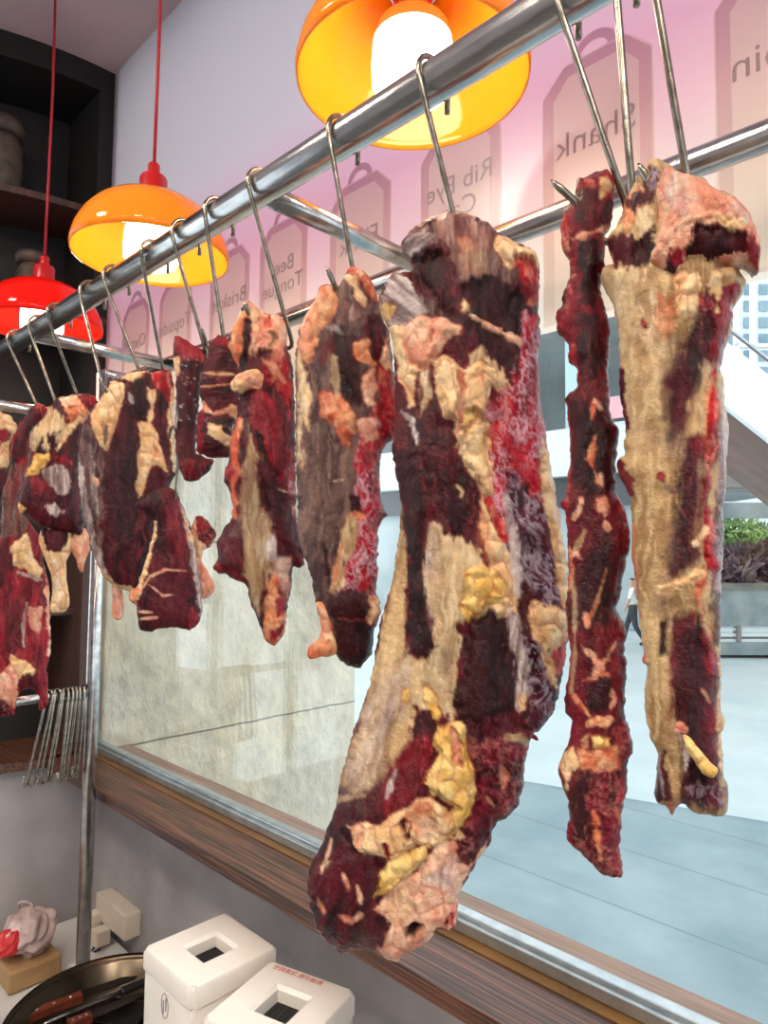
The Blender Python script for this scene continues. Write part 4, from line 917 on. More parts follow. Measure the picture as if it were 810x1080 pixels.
# --- shank left of the largest piece
O5 = [(367,285),(374,281),(384,287),(394,298),(399,316),(402,330),(410,350),(414,374),(414,394),(418,408),(420,430),(421,446),(418,462),(410,468),(402,476),(401,496),(401,520),(404,536),(410.6,544),(404,547),(399,560),(399,584),(398,608),(396,626),(401,632),(401,650),(397,660),(394,666),(393,690),(380,705),(367,703),(357,694),(352,686),(345,660),(338,640),(333,638),(330,616),(323,594),(316,570),(313.6,550),(314,520),(312,492),(311,470),(312,430),(311,390),(312,368),(316,346),(324,328),(332,316),(338,302),(348,300),(356,302),(364,292)]
R5 = [
 ('B', [(350,355),(375,345),(384,372),(376,400),(386,425),(370,427),(358,412),(350,385)], {'soft':4}), ('T', [(338,345),(358,315),(388,325),(382,337),(356,347)], {}), ('S', [(342,344),(354,346),(362,352)], {'w':5,'a':.7}),
 ('O', [(338,302),(350,301),(354,320),(342,345),(332,368),(325,384),(313,376),(316,346),(324,328)], {'h':5}), ('P', [(316,346),(326,340),(330,365),(320,376)], {'a':.7}), ('F', [(332,325),(346,318),(344,340),(334,350)], {'a':.5,'soft':4}),
 ('R', [(340,360),(350,358),(350,372),(342,378)], {'a':.8,'soft':4}),
 ('W', [(312,372),(324,386),(329,402),(326,430),(320,450),(318,490),(312,492)], {}), ('F', [(326,400),(322,440),(326,455)], {'w':4}),
 ('F', [(364,292),(374,290),(380,305),(386,315),(384,322),(372,310)], {'h':3}), ('O', [(374,281),(386,288),(399,312),(400,326),(390,312),(380,294)], {'h':4}), ('R', [(377,291),(388,304),(393,320),(384,312)], {'h':-3}), ('C', [(368,284),(376,284)], {'w':7}),
 ('M', [(385,330),(402,332),(408,352),(402,385),(390,380),(382,355)], {}), ('P', [(402,354),(410,356),(414,390),(408,394),(402,375)], {'h':5}),
 ('C', [(396,384),(414,396),(420,430),(421,446),(410,468),(400,478),(394,440),(397,420)], {'h':2}), ('B', [(392,424),(402,424),(398,436)], {}),
 ('O', [(374,362),(388,362),(388,378),(394,384),(378,380)], {'h':3}), ('P', [(384,396),(395,391),(397,410),(392,420),(397,427),(388,430),(383,415)], {'h':4}),
 ('O', [(338,418),(348,413),(358,416),(368,428),(374,440),(378,448),(372,460),(374,478),(360,468),(354,452),(346,446),(336,440)], {'h':5}), ('P', [(340,420),(352,416),(356,432),(344,438)], {'a':.5,'soft':3}), ('B', [(346,450),(352,466)], {'w':4}),
 ('W', [(352,378),(354,400),(356,420)], {'w':6,'a':.7}), ('G', [(320,450),(345,445),(356,470),(350,520),(360,545),(340,560),(320,540)], {}), ('W', [(346,515),(352,508),(360,506)], {'w':5,'a':.7}),
 ('X', [(379,447),(397,440),(401,478),(401,520),(403,540),(399,560),(398,610),(396,630),(385,626),(365,623),(354,626),(362,600),(370,572),(373,540),(376,500),(374,470)], {'h':3,'ang':.05}), ('C', [(385,470),(398,500),(396,560),(404,545)], {'w':8,'a':.7}), ('P', [(378,445),(392,440),(398,462),(384,470)], {'a':.7}),
 ('B', [(370,525),(378,522),(378,540),(370,540)], {}), ('O', [(370,542),(384,544)], {'w':7}),
 ('W', [(366,545),(373,548),(372,575),(362,612),(354,628),(346,625),(350,605),(360,570),(361,552)], {'h':2}), ('O', [(360,575),(352,615)], {'w':5,'a':.6}), ('B', [(342,575),(346,600),(347,628)], {'w':5}), ('G', [(322,590),(340,580),(346,630),(334,636)], {}),
 ('B', [(346,628),(365,622),(395,630),(398,662),(391,690),(380,706),(367,704),(356,692),(350,662),(344,642)], {'h':3}), ('R', [(352,650),(390,655)], {'w':2,'a':.6}),
 ('P', [(388,627),(400,632),(401,650),(396,661),(389,650)], {'h':5}), ('F', [(389,632),(399,634),(398,650),(392,656)], {'a':.8}),
]
sh = cut('grey-brown membrane covered beef shank just left of the largest piece', O5, ('G', .05), R5, -.53, front=.018, back=.04, r=34, seed=41)
part('fat_flap', sh, [(333,634),(344,634),(351,655),(357,680),(356,691),(337,693),(330,695),(325,697),(323,685),(332,676),(338,672),(340,660),(335,647)], 'O', [('P', [(336,640),(345,650),(348,670)], {'w':8}), ('F', [(350,665),(354,685)], {'w':5})], -.53, .006, 'orange fat flap at the foot', front=.008, back=.012, r=10, seed=42, step=1.5)
# --- piece with two-pronged top
O4 = [(258,320),(262,316),(270,324),(280,330),(294,333),(302,340),(303,352),(302,360),(308,380),(310,400),(311,430),(311,460),(312,490),(312,516),(313,520),(312,544),(316,564),(321,578),(322,596),(316,599),(309,597),(308,618),(305,630),(302,650),(301,666),(290,681),(280,677),(276,666),(270,650),(265,638),(262,622),(256,614),(242,610),(238,604),(230,605),(223.6,598),(230,588),(228,574),(234,562),(244,548),(245,532),(243,520),(236,508),(237,498),(240,490),(243,470),(248,444),(253,420),(246,408),(242,402),(248,396),(252,388),(246,378),(240,366),(240,356),(244,348),(254,328)]
R4 = [
 ('P', [(258,320),(262,315),(280,330),(303,338),(304,360),(301,374),(286,386),(275,379),(262,373),(260,350)], {'h':5}), ('F', [(262,326),(276,332),(272,350),(262,350)], {'a':.6,'soft':4}), ('C', [(275,334),(287,336),(287,346),(277,346)], {'h':-2}), ('W', [(284,352),(292,358),(286,366)], {'w':4}), ('M', [(266,372),(286,372),(284,380),(268,378)], {}),
 ('O', [(254,328),(262,322),(262,345),(255,376),(248,386),(240,366),(244,348)], {'h':3}), ('B', [(262,340),(260,360),(256,392)], {'w':7,'h':-3}),
 ('C', [(276,380),(301,372),(309,388),(311,420),(308,452),(300,432),(290,416),(280,400)], {'a':.8}), ('P', [(280,382),(290,390),(298,402)], {'w':7,'h':3,'a':.8}),
 ('R', [(260,414),(286,411),(300,440),(309,490),(311,520),(296,512),(280,482),(267,452)], {'h':4}), ('B', [(270,455),(282,490),(292,510)], {'w':5}),
 ('X', [(303,490),(312,490),(313,520),(304,525),(300,505)], {}), ('P', [(304,515),(311,530),(310,545),(306,540)], {'h':3}), ('F', [(280,496),(290,515),(304,520)], {'w':3}),
 ('M', [(268,480),(290,505),(308,530),(315,565),(321,580),(300,585),(285,555),(276,525)], {'h':3}), ('R', [(308,585),(321,586),(320,598),(310,597)], {}),
 ('O', [(250,440),(255,442),(253,480),(248,520),(249,545),(243,540),(242,510),(244,470)], {}), ('R', [(236,495),(246,490),(245,522),(238,510)], {}),
 ('G', [(256,446),(263,446),(262,490),(255,520),(252,545),(236,568),(246,570),(258,578),(262,560)], {}),
 ('W', [(262,462),(269,480),(275,530),(285,562),(291,590),(286,612),(276,620),(274,652),(264,632),(256,606),(259,580),(256,545),(258,500)], {'a':.75,'soft':3}), ('G', [(258,500),(268,490),(272,540),(262,560)], {'a':.6,'soft':6}),
 ('M', [(228,576),(250,568),(259,580),(257,602),(245,611),(230,606)], {'h':3}), ('R', [(224,598),(240,600),(262,618),(266,640)], {'w':7}),
 ('S', [(278,574),(288,566),(296,585),(305,592),(309,618),(304,642),(300,630),(296,610),(288,602),(280,590)], {'h':4}), ('P', [(286,590),(304,590),(308,615),(300,640)], {'a':.6,'soft':4}),
 ('O', [(281,610),(292,610),(301,650),(302,666),(290,682),(277,676),(278,640)], {'h':3}), ('B', [(276,606),(282,604),(280,640),(276,660),(274,640)], {}), ('R', [(291,634),(298,630),(300,648),(292,652)], {}), ('R', [(284,666),(300,656),(298,668),(286,675)], {}),
]
pr = cut('ragged beef piece with forked fatty top and pointed foot, left of the grey-brown shank', O4, ('M', .1), R4, -.69, front=.016, back=.035, r=26, seed=51, step=1.5)
part('fat_lump', pr, [(242,404),(248,396),(262,390),(272,388),(279,398),(277,412),(264,411),(253,416),(245,411)], 'F', [('P', [(258,396),(274,396),(276,410),(262,408)], {'soft':3})], -.69, .013, 'knob of orange fat on the front', front=.012, back=.012, r=11, seed=52, step=1.3)
# --- two dark lean blocks
O4b = [(222,360),(230,353),(240,356),(248,370),(251,390),(252,414),(253,430),(246,450),(243,482),(228,484),(208,479),(206,458),(208,436),(214,428),(210,414),(212,396),(218,380),(220,366)]
R4b = [('F', [(212,394),(235,394),(253,396)], {'w':3,'a':.8}), ('O', [(212,408),(245,405)], {'w':2}), ('P', [(206,432),(214,428),(222,434)], {'w':5}), ('P', [(224,436),(240,433),(253,432)], {'w':4}), ('O', [(243,428),(253,430),(252,440),(244,438)], {}), ('F', [(219,446),(232,450),(244,453),(242,469),(230,463),(221,456)], {'h':2}), ('B', [(236,452),(243,456)], {'w':5}), ('R', [(222,360),(230,353),(240,356),(246,368),(230,366)], {}), ('R', [(208,440),(214,434),(212,476),(208,478)], {'a':.7})]
cut('small dark lean block with a patch of pale fat, right of the speckled dark slab', O4b, ('M', 1.4), R4b, -.785, front=.014, back=.03, r=16, seed=61, step=1.4, sc=.7)
O4a = [(184,353),(200,361),(212,368),(218,372),(217,386),(212,396),(211,414),(210,428),(207,442),(206,460),(207,478),(220,484),(226,484),(222,496),(213,503),(206,508),(194,506),(189,496),(186,478),(184,450),(186,420),(185,396),(182,380),(182,364)]
R4a = [('R', [(184,353),(200,361),(216,371),(214,380),(196,378),(184,370)], {}), ('F', [(183,380),(187,378),(190,392),(185,398)], {'h':2}), ('S', [(184,400),(185,430),(185,450)], {'w':3})]
for i in range(26):
    a, b = random.uniform(189, 207), random.uniform(376, 450)
    R4a.append(('S', [(a, b), (a+random.uniform(.4, 1.6), b+random.uniform(-.6, 1.2))], {'w': random.uniform(1.2, 2.2), 'warp': .3, 'soft': .8}))
R4a.append(('R', [(194,486),(224,484),(206,508),(194,506)], {}))
cut('white-speckled dark red lean slab, left of the small lean block', O4a, ('M', 0), R4a, -.86, front=.016, back=.03, r=16, seed=62, step=1.4, sc=.7)
# --- wide slab with a silver left edge
O3 = [(112,408),(120,400),(134,394),(144,392),(152,390),(162,393),(178,388),(182,398),(184,410),(182,442),(184,470),(185,500),(180,512),(176,530),(168,560),(158,600),(148,622),(140,624),(128,620),(114,614),(104,600),(96,580),(92,556),(86,532),(83,510),(82,480),(86,460),(88,448),(94,438),(100,428),(108,418)]
R3 = [
 ('G', [(82,480),(88,446),(98,450),(110,470),(109,520),(106,560),(110,600),(122,620),(104,600),(92,556),(83,510)], {'ang':.05}), ('S', [(84,490),(88,530),(98,572),(112,608)], {'w':8,'a':.8}), ('S', [(94,470),(98,510),(104,540)], {'w':6,'a':.5,'soft':4}),
 ('F', [(107,418),(120,401),(131,405),(128,430),(120,456),(113,476),(104,470),(96,446),(96,438),(100,428)], {'h':3,'warp':3}), ('G', [(108,446),(115,450),(114,472),(108,470)], {}), ('F', [(120,400),(134,393),(152,389),(150,398),(140,403),(130,401)], {'h':3}),
 ('B', [(138,402),(155,396),(159,430),(148,450),(140,430)], {}), ('F', [(146,446),(158,445),(166,460),(172,480),(176,497),(168,493),(160,490),(153,510),(148,532),(143,515),(145,490),(148,470)], {'h':3,'warp':3}), ('O', [(162,470),(168,485)], {'w':3}),
 ('F', [(155,408),(164,411),(162,440),(157,446),(158,430)], {}), ('C', [(160,394),(178,388),(184,410),(182,432),(172,412),(165,408)], {}), ('F', [(184,408),(180,440),(182,470),(184,496)], {'w':6}),
 ('B', [(112,470),(140,440),(146,520),(135,600),(112,560)], {'a':.6,'soft':8}), ('W', [(102,598),(118,616),(142,624)], {'w':6}), ('S', [(136,415),(140,424)], {'w':3}), ('P', [(98,502),(102,510)], {'w':4}),
]
wide = cut('wide dark beef slab with a silver-grey left edge, behind the small triangular cut', O3, ('M', .05), R3, -1.07, front=.018, back=.04, r=24, seed=71, step=1.3, sc=.65)
part('fat_strip', wide, [(117,612),(129,616),(131,640),(130,652),(124,656),(117,648),(119,635)], 'P', [('S', [(120,618),(128,650)], {'w':6,'a':.6})], -1.07, -.02, 'pale strip of fat dangling from the bottom', front=.008, back=.01, r=7, seed=72, step=1.2, jit=.5, sc=.6)
# --- triangular cut on a second, lower hook
OT = [(180,514),(187,520),(196,540),(204,570),(209,600),(212,624),(213.6,640),(212,656),(200,665),(180,662),(166,663),(154,667.6),(146,662),(144,640),(136,630),(138,622),(144,618),(152,598),(158,576),(163,552),(160,546),(148,539),(141,533),(146,526),(160,518),(172,514)]
RT = [('S', [(190,530),(202,572),(209,608),(213,648)], {'w':8}), ('F', [(193,540),(203,574)], {'w':5}), ('F', [(163,552),(158,578),(151,604),(142,640)], {'w':7}), ('P', [(144,630),(158,608),(175,601),(196,602)], {'w':2.4}), ('P', [(145,645),(160,646)], {'w':2}), ('P', [(147,653),(166,651)], {'w':2}), ('P', [(156,616),(172,628),(182,627)], {'w':2}), ('R', [(180,514),(188,522),(204,600),(196,610),(178,560)], {'a':.5,'soft':8}), ('O', [(136,622),(145,620),(144,638),(137,632)], {}), ('R', [(200,640),(212,650),(200,664)], {'a':.7})]
tri = cut('smooth dark triangular beef cut dangling from the lower second hook', OT, ('M', .05), RT, -.965, Y=-.44, front=.016, back=.022, r=22, seed=81, step=1.2, sc=.6)
part('fat_trim', tri, [(207,543),(214,544),(224,555),(230,563),(222,578),(213,580),(213,592),(220,604),(227,618),(222,630),(212,632),(204,620),(200,590),(200,560)], 'P', [('L', [(203,543),(214,543),(230,563),(220,580),(208,572)], {}), ('R', [(205,545),(214,545),(222,555),(210,568)], {}), ('F', [(203,560),(208,570),(208,600)], {'w':7}), ('O', [(205,590),(214,600),(208,608)], {})], -.965, -.012, 'pink fat and red trim behind the right edge', front=.008, back=.014, r=9, seed=82, step=1.2, jit=.7, sc=.6)
# --- round knuckle
O2 = [(60,420),(76,417),(90,415),(102,418),(104,424),(96,434),(88,448),(84,476),(83,500),(86,532),(89,552),(86,566),(76,562),(56,558),(38,554),(28,544),(20,541),(18,532),(21,518),(25,502),(30,488),(31,474),(30,460),(36,450),(46,442),(52,428)]
R2 = [('W', [(30,460),(36,449),(52,430),(66,440),(70,460),(60,476),(42,476),(31,474)], {'warp':7,'h':2}), ('B', [(38,470),(46,462),(48,480),(40,484)], {}), ('M', [(50,460),(62,456),(60,475),(50,480)], {}), ('O', [(68,430),(90,427),(97,436),(86,446),(74,446)], {'h':4}), ('P', [(60,420),(80,417),(84,425),(70,430)], {'h':3}), ('R', [(84,416),(102,418),(100,428),(90,430)], {}),
 ('F', [(84,440),(72,456),(60,476)], {'w':6}), ('Y', [(30,490),(38,480),(54,476),(53,484),(48,492),(37,500),(27,503)], {'h':5}), ('B', [(68,470),(84,446),(82,480),(72,484)], {}), ('S', [(44,496),(58,488),(68,492),(76,508),(70,523),(60,521),(48,508)], {'h':3,'a':.85,'warp':3}), ('S', [(50,535),(58,532),(66,540),(60,543),(52,540)], {}), ('R', [(28,503),(46,505),(58,522),(36,520)], {'soft':3,'a':.8}), ('Y', [(20,530),(26,536),(22,544),(18,540)], {'h':3}), ('R', [(50,480),(70,478),(78,490),(62,488)], {})]
kn = cut('round mottled beef knuckle with a grey disc on its face and pale bone end', O2, ('M', .2), R2, -1.4, front=.03, back=.045, r=28, seed=91, step=1.2, sc=.6)
part('bone_end', kn, [(44,556),(60,552),(74,556),(77,576),(76,582),(70,592),(70,610),(74,638),(68,646),(53,647),(53,636),(56,624),(53,604),(47,588),(40,570)], 'F', [('M', [(42,556),(74,554),(74,572),(60,584),(48,580)], {}), ('S', [(58,588),(62,640)], {'w':6,'a':.5})], -1.4, -.01, 'pale bone end hanging below', front=.014, back=.016, r=11, seed=92, step=1.2, jit=.5, sc=.6)
part('fat_flap', kn, [(78,562),(90,556),(95,566),(95,580),(88,598),(88,606),(84,603),(79,588),(72,574)], 'P', [], -1.4, -.002, 'pink fat flap at the lower right', front=.008, back=.01, r=8, seed=93, step=1.2, jit=.6, sc=.6)
# --- far-left strip
O1 = [(37,425),(44,425),(51,432),(46,440),(36,450),(31,462),(31,474),(28,492),(24,508),(19,524),(22,540),(30,548),(38,560),(43,570),(45,586),(47,600),(50,612),(52,628),(53,656),(54,676),(53,690),(49,704),(50,720),(51,740),(48,749),(41,750),(41,734),(34,726),(22,728),(17,738),(16,754),(6,757),(-6,752),(-14,730),(-16,650),(-12,600),(-4,575),(1,566),(1,550),(2,520),(7,508),(10,492),(12,466),(20,448),(32,430)]
R1 = [('M', [(32,428),(46,425),(50,434),(34,452),(28,480),(12,494),(14,464)], {}), ('G', [(10,492),(28,490),(22,530),(32,552),(24,566),(0,566),(2,520)], {}), ('C', [(38,424),(50,430),(46,440),(40,434)], {'a':.7}), ('F', [(9,575),(28,563),(36,588),(46,602),(40,612),(28,602),(14,596)], {'h':3}), ('M', [(-12,580),(9,570),(14,600),(0,620)], {}), ('R', [(34,560),(41,560),(40,580),(35,580)], {}),
 ('M', [(0,640),(20,630),(26,680),(5,690)], {'a':.7,'soft':5}), ('P', [(30,640),(44,640),(42,670),(32,660)], {'a':.7}), ('S', [(28,636),(25,660),(25,682)], {'w':3}), ('F', [(12,692),(28,698),(38,706),(38,722),(20,716),(10,706)], {'h':3}), ('M', [(20,712),(40,708),(42,726),(22,726)], {}), ('P', [(-6,716),(10,700),(20,712),(18,734),(15,748),(0,740)], {'h':3}), ('P', [(49,612),(53,656),(52,690)], {'w':5}), ('S', [(20,604),(44,612)], {'w':4,'a':.7}), ('L', [(-10,740),(12,740),(14,756),(0,756)], {})]
cut('long red and white beef strip at far left, its foot beside the spare hooks', O1, ('R', .1), R1, -1.53, front=.018, back=.03, r=22, seed=95, step=1.2, sc=.6)
O0 = [(-34,440),(-12,432),(0,434),(10,438),(17,446),(19,452),(13,462),(9,474),(11,484),(8,494),(9,506),(6,520),(-4,530),(-34,530),(-40,480)]
R0 = [('R', [(-4,455),(8,450),(10,465),(0,470)], {}), ('M', [(-36,498),(10,492),(6,520),(-4,530),(-34,530)], {}), ('F', [(-6,476),(10,470),(11,488),(0,494)], {'h':4})]
cut('pale fatty beef lump cut off by the left edge of the picture', O0, ('F', 0), R0, -1.66, front=.02, back=.03, r=20, seed=97, step=1.3, sc=.6)
# jars positioned on the shelves
jar(.345, .80, zsh+.0005, .98, 'brown lidded jar on the upper shelf of the dark niche, cut by the left edge')
pz = float(onX(35, 330, -2.16)[2])
arcbox('trim_9', .66, RC, pz-.02, pz, M['brownframe'])
jar(.225, .80, pz+.0005, .76, 'small lidded jar behind the red lamp in the dark niche')
# ------------------------------------------------------------------ outside
GZ = -.45
def grd(name, c1, c2, joints=True):
    m, nt, b = nmat(name); N = nt.nodes; L = nt.links
    tc = N.new('ShaderNodeTexCoord'); n1 = N.new('ShaderNodeTexNoise'); n1.inputs['Scale'].default_value = .9; n1.inputs['Detail'].default_value = 7; n1.inputs['Roughness'].default_value = .65; L.new(tc.outputs['Object'], n1.inputs[0])
    cr = N.new('ShaderNodeValToRGB'); e = cr.color_ramp.elements; e[0].position = .33; e[0].color = rgba(c1); e[1].position = .68; e[1].color = rgba(c2); L.new(n1.outputs[0], cr.inputs[0])
    sx = N.new('ShaderNodeSeparateXYZ'); L.new(tc.outputs['Object'], sx.inputs[0])
    p = N.new('ShaderNodeMath'); p.operation = 'PINGPONG'; p.inputs[1].default_value = .42; L.new(sx.outputs['Y'], p.inputs[0])
    q_ = N.new('ShaderNodeMath'); q_.operation = 'LESS_THAN'; q_.inputs[1].default_value = .008; L.new(p.outputs[0], q_.inputs[0])
    f_ = N.new('ShaderNodeMath'); f_.operation = 'MULTIPLY'; f_.inputs[1].default_value = .65 if joints else 0; L.new(q_.outputs[0], f_.inputs[0])
    mx = N.new('ShaderNodeMix'); mx.data_type = 'RGBA'; L.new(f_.outputs[0], mx.inputs[0]); L.new(cr.outputs[0], mx.inputs[6]); mx.inputs[7].default_value = rgba((92, 104, 108)); L.new(mx.outputs[2], b.inputs['Base Color'])
    b.inputs['Roughness'].default_value = .5; return m
def gy(x): return 4.93+.295*(x+3.9)
bm = bmesh.new(); bm.faces.new([bm.verts.new(p) for p in ((-12, .15, GZ), (9, .15, GZ), (9, gy(9), GZ), (-12, gy(-12), GZ))]); struct('floor_outside', bm, grd('near_paving', (114, 137, 145), (146, 166, 172)))
bm = bmesh.new()
A = [(-12, gy(-12)), (9, gy(9)), (40, 60), (-60, 60)]
prism(bm, A, lambda x, y, z: Vector((x, y, z)), GZ-.05, GZ+.012); struct('floor_plaza', bm, grd('far_paving', (172, 190, 194), (192, 206, 208), False))
# rough-hewn stone pier standing out from the window's left jamb
ny_, nz_ = 104, 300
yy, zz = np.meshgrid(np.linspace(.013, 1.03, ny_), np.linspace(GZ, 3.4, nz_))
rel = fbm(yy*9, zz*6, 5, 5, .55)*.030+fbm(yy*34, zz*26, 8, 3, .6)*.012-.022
xx = -2.02+rel*np.clip(np.minimum(np.minimum(yy-.013, 1.03-yy)*25, 1), 0, 1)
bm = bmesh.new(); G_ = [[bm.verts.new((xx[i, j], yy[i, j], zz[i, j])) for j in range(ny_)] for i in range(nz_)]
for i in range(nz_-1):
    for j in range(ny_-1): bm.faces.new((G_[i][j], G_[i][j+1], G_[i+1][j+1], G_[i+1][j])).smooth = True
c_ = [bm.verts.new(p) for p in ((-2.75, .013, GZ), (-2.75, 1.03, GZ), (-2.75, 1.03, 3.4), (-2.75, .013, 3.4))]
bm.faces.new(c_[::-1]); bm.faces.new([c_[0]]+[G_[0][j] for j in range(ny_)]+[c_[1]]); bm.faces.new([c_[3], c_[2]]+[G_[-1][j] for j in range(ny_-1, -1, -1)])
bm.faces.new([c_[0], c_[3]]+[G_[i][0] for i in range(nz_-1, -1, -1)]); bm.faces.new([c_[2], c_[1]]+[G_[i][-1] for i in range(nz_)])
bmesh.ops.recalc_face_normals(bm, faces=bm.faces)
struct('wall_stone', bm, M['stone'])
# far building across the plaza
glassy = noise_mat('dark_facade_glass', (54, 64, 66), (92, 106, 108), .35, .25, bump=0)
pale = noise_mat('pale_cladding', (206, 216, 218), (224, 230, 230), .6, .5)
dgrey = noise_mat('grey_shopfront', (52, 56, 62), (84, 90, 96), .5, .4)
lgrey = noise_mat('light_shopfront', (150, 164, 168), (184, 196, 198), .5, .5)
Yb = 19.0
xr_ = float(onY(690., 500., Yb)[0])
def zat(px, py): return float(onY(float(px), float(py), Yb)[2])
bd = empty('building', (-9, Yb, GZ)); tag(bd, 'low building across the plaza with dark glass above a white band', 'building')
def bp_(name, x0, x1, z0, z1, m, y0=0.0, y1=1.2):
    bm = bmesh.new(); bx(bm, (x0+9, y0, z0-GZ), (x1+9, y1, z1-GZ)); return obj(name, bm, m, bd)
za, zb_, zc, zd, ze = zat(590, 330), zat(590, 457), zat(590, 505), zat(590, 536), GZ
bp_('glass_front', -30, xr_, zb_, za, glassy)
xl = float(onY(598., 390., Yb)[0])
bp_('reflection_column', xl, xl+.7, zb_, za-.9, noise_mat('glass_reflection', (150, 186, 198), (190, 214, 220), .4, .3), -.12, -.0)  # pale column paints a reflection onto the dark glass
bp_('white_band', -30, xr_, zc, zb_, pale, -.6, 1.2)
bp_('dark_fascia', -30, xr_, zd, zc, dgrey, -.2, 1.2)
bp_('shopfront', -30, xr_, ze+.03, zd, lgrey, 0, 1.2)
z1_, z2_ = zat(650, 446), zat(650, 424)
xs_ = float(onY(640., 435., Yb)[0])
bp_('sign_panel', xs_, xr_-.1, z1_, z2_, noise_mat('pink_sign', (226, 150, 164), (236, 176, 186), 1, .5), -.75, -.62)
# dark canopy to the left of it seen through the gap
# escalator: white parapet and brown underside
esc = empty('escalator', atdep(790., 450., 10.)); tag(esc, 'white sided escalator with brown underside beyond the right slab', 'escalator')
fwd = Vector((math.sin(YAW), math.cos(YAW), 0)); rgt = Vector((math.cos(YAW), -math.sin(YAW), 0))
def quadprism(name, px, d, thick, m, ds=0.0):
    P = [Vector(atdep(float(x), float(y), d)) for x, y in px]
    bm = bmesh.new(); o0 = Vector(esc.location)
    A = [bm.verts.new(p-o0) for p in P]; B = [bm.verts.new(p-o0+(fwd+rgt*ds)*thick) for p in P]; k = len(P)
    bm.faces.new(A); bm.faces.new(B[::-1])
    for i in range(k): bm.faces.new((A[i], B[i], B[(i+1) % k], A[(i+1) % k]))
    bmesh.ops.recalc_face_normals(bm, faces=bm.faces); return obj(name, bm, m, esc)
wp = noise_mat('white_parapet', (236, 240, 240), (246, 248, 248), 1, .5)
brn = noise_mat('brown_soffit', (98, 70, 58), (136, 100, 82), .8, .5)
quadprism('parapet', [(690, 300), (690, 368), (880, 518), (880, 450)], 10, .12, wp)
quadprism('soffit', [(700, 374), (700, 380), (880, 522), (880, 516)], 10.13, 6.5, brn, .47)
quadprism('handrail', [(690, 282), (690, 285), (880, 434), (880, 431)], 10.05, .06, M['chrome'])
# canopy beam with a downlight
cb = empty('canopy', atdep(780., 520., 18.)); tag(cb, 'grey canopy beam with a small downlight above the planter', 'canopy')
o0 = Vector(cb.location)
def slab(name, x0, x1, y0, y1, d, th, m, par, o0):
    P = [Vector(atdep(float(x), float(y), d)) for x, y in ((x0, y1), (x1, y1), (x1, y0), (x0, y0))]
    bm = bmesh.new(); A = [bm.verts.new(p-o0) for p in P]; B = [bm.verts.new(p-o0+fwd*th) for p in P]
    bm.faces.new(A); bm.faces.new(B[::-1])
    for i in range(4): bm.faces.new((A[i], B[i], B[(i+1) % 4], A[(i+1) % 4]))
    bmesh.ops.recalc_face_normals(bm, faces=bm.faces); return obj(name, bm, m, par)
gb = noise_mat('grey_beam', (120, 116, 110), (140, 136, 130), 1, .6); gs = noise_mat('grey_soffit', (128, 138, 138), (150, 160, 160), 1, .6)
slab('beam', 715, 880, 499, 514, 18, .5, gb, cb, o0); slab('soffit', 715, 880, 509, 513, 18.5, 5.4, gs, cb, o0); slab('rear_beam', 715, 880, 530, 546, 24, .5, gs, cb, o0)
slab('downlight', 794, 801, 517.5, 520, 20.4, .1, emis('downlight', (255, 240, 210), 4), cb, o0)
# pale tower with windows
tw = empty('tower_block', atdep(805., 420., 45.)); tag(tw, 'pale tower block with rows of windows at the far right', 'building'); o0 = Vector(tw.location)
slab('wall', 764, 900, 250, 560, 45, 6, noise_mat('tower_wall', (214, 224, 230), (228, 234, 238), .3, .6), tw, o0)
wm = noise_mat('tower_window', (110, 140, 156), (150, 176, 190), .4, .3)
for iy in range(9):
    for ix in range(6):
        slab('window', 769+ix*16, 778+ix*16, 282+iy*17.5, 293+iy*17.5, 44.9, .05, wm, tw, o0)
fm = empty('glazing_frame', atdep(790., 360., 14.)); tag(fm, 'white glazing frame in front of the pale tower', 'frame'); o0 = Vector(fm.location)
for x in (776, 793.5, 838): slab('mullion', x, x+3.5, 250, 480, 14, .12, wp, fm, o0)
slab('transom', 776, 840, 362, 366, 14, .1, wp, fm, o0)
# planter with shrubs
pl = empty('planter', atdep(820., 690., 15.)); tag(pl, 'long raised grey tiled planter with a slatted bench front', 'planter'); o0 = Vector(pl.location)
z0 = atdep(820., 690., 15.)[2]
til = noise_mat('grey_tiles', (112, 126, 128), (138, 150, 152), 3, .4)
slab('tiled_wall', 745, 960, 621, 661, 15, 1.6, til, pl, o0); slab('coping', 743, 962, 615, 622, 14.95, 1.7, noise_mat('coping_stone', (96, 98, 92), (120, 120, 114), 2, .7), pl, o0)
slab('base', 743, 962, 678, 691, 14.9, 1.7, til, pl, o0)
for k in range(3): slab('slat', 745, 960, 662+k*6, 665.5+k*6, 15.05, .06, pale, pl, o0)
for x in (778, 830, 880): slab('support', x, x+4, 660, 680, 14.98, .2, gb, pl, o0)
def leaves(name, ctr, ext, n_, size, m, parent=None, up=.6, seed=1):
    rnd = random.Random(seed); bm = bmesh.new()
    for _ in range(n_):
        while True:
            p = Vector((rnd.uniform(-1, 1), rnd.uniform(-1, 1), rnd.uniform(-1, 1)))
            if p.length < 1: break
        p = Vector((p.x*ext[0], p.y*ext[1], p.z*ext[2]))
        d = Vector((rnd.gauss(0, 1), rnd.gauss(0, 1), rnd.gauss(up, .8))).normalized(); s = d.cross(Vector((rnd.gauss(0, 1), rnd.gauss(0, 1), rnd.gauss(0, 1)))).normalized()
        L = size*rnd.uniform(.6, 1.3); w = L*.18
        a = [p, p+d*L*.5+s*w, p+d*L, p+d*L*.5-s*w]
        bm.faces.new([bm.verts.new(q_) for q_ in a])
    o = obj(name, bm, m, parent); o.location = ctr; return o
pur = noise_mat('purple_leaf', (84, 66, 74), (134, 110, 114), 3, .45); grn = noise_mat('green_leaf', (84, 122, 60), (146, 178, 104), 1.2, .5); stem = noise_mat('plant_stem', (70, 56, 44), (90, 74, 58), 8, .7)
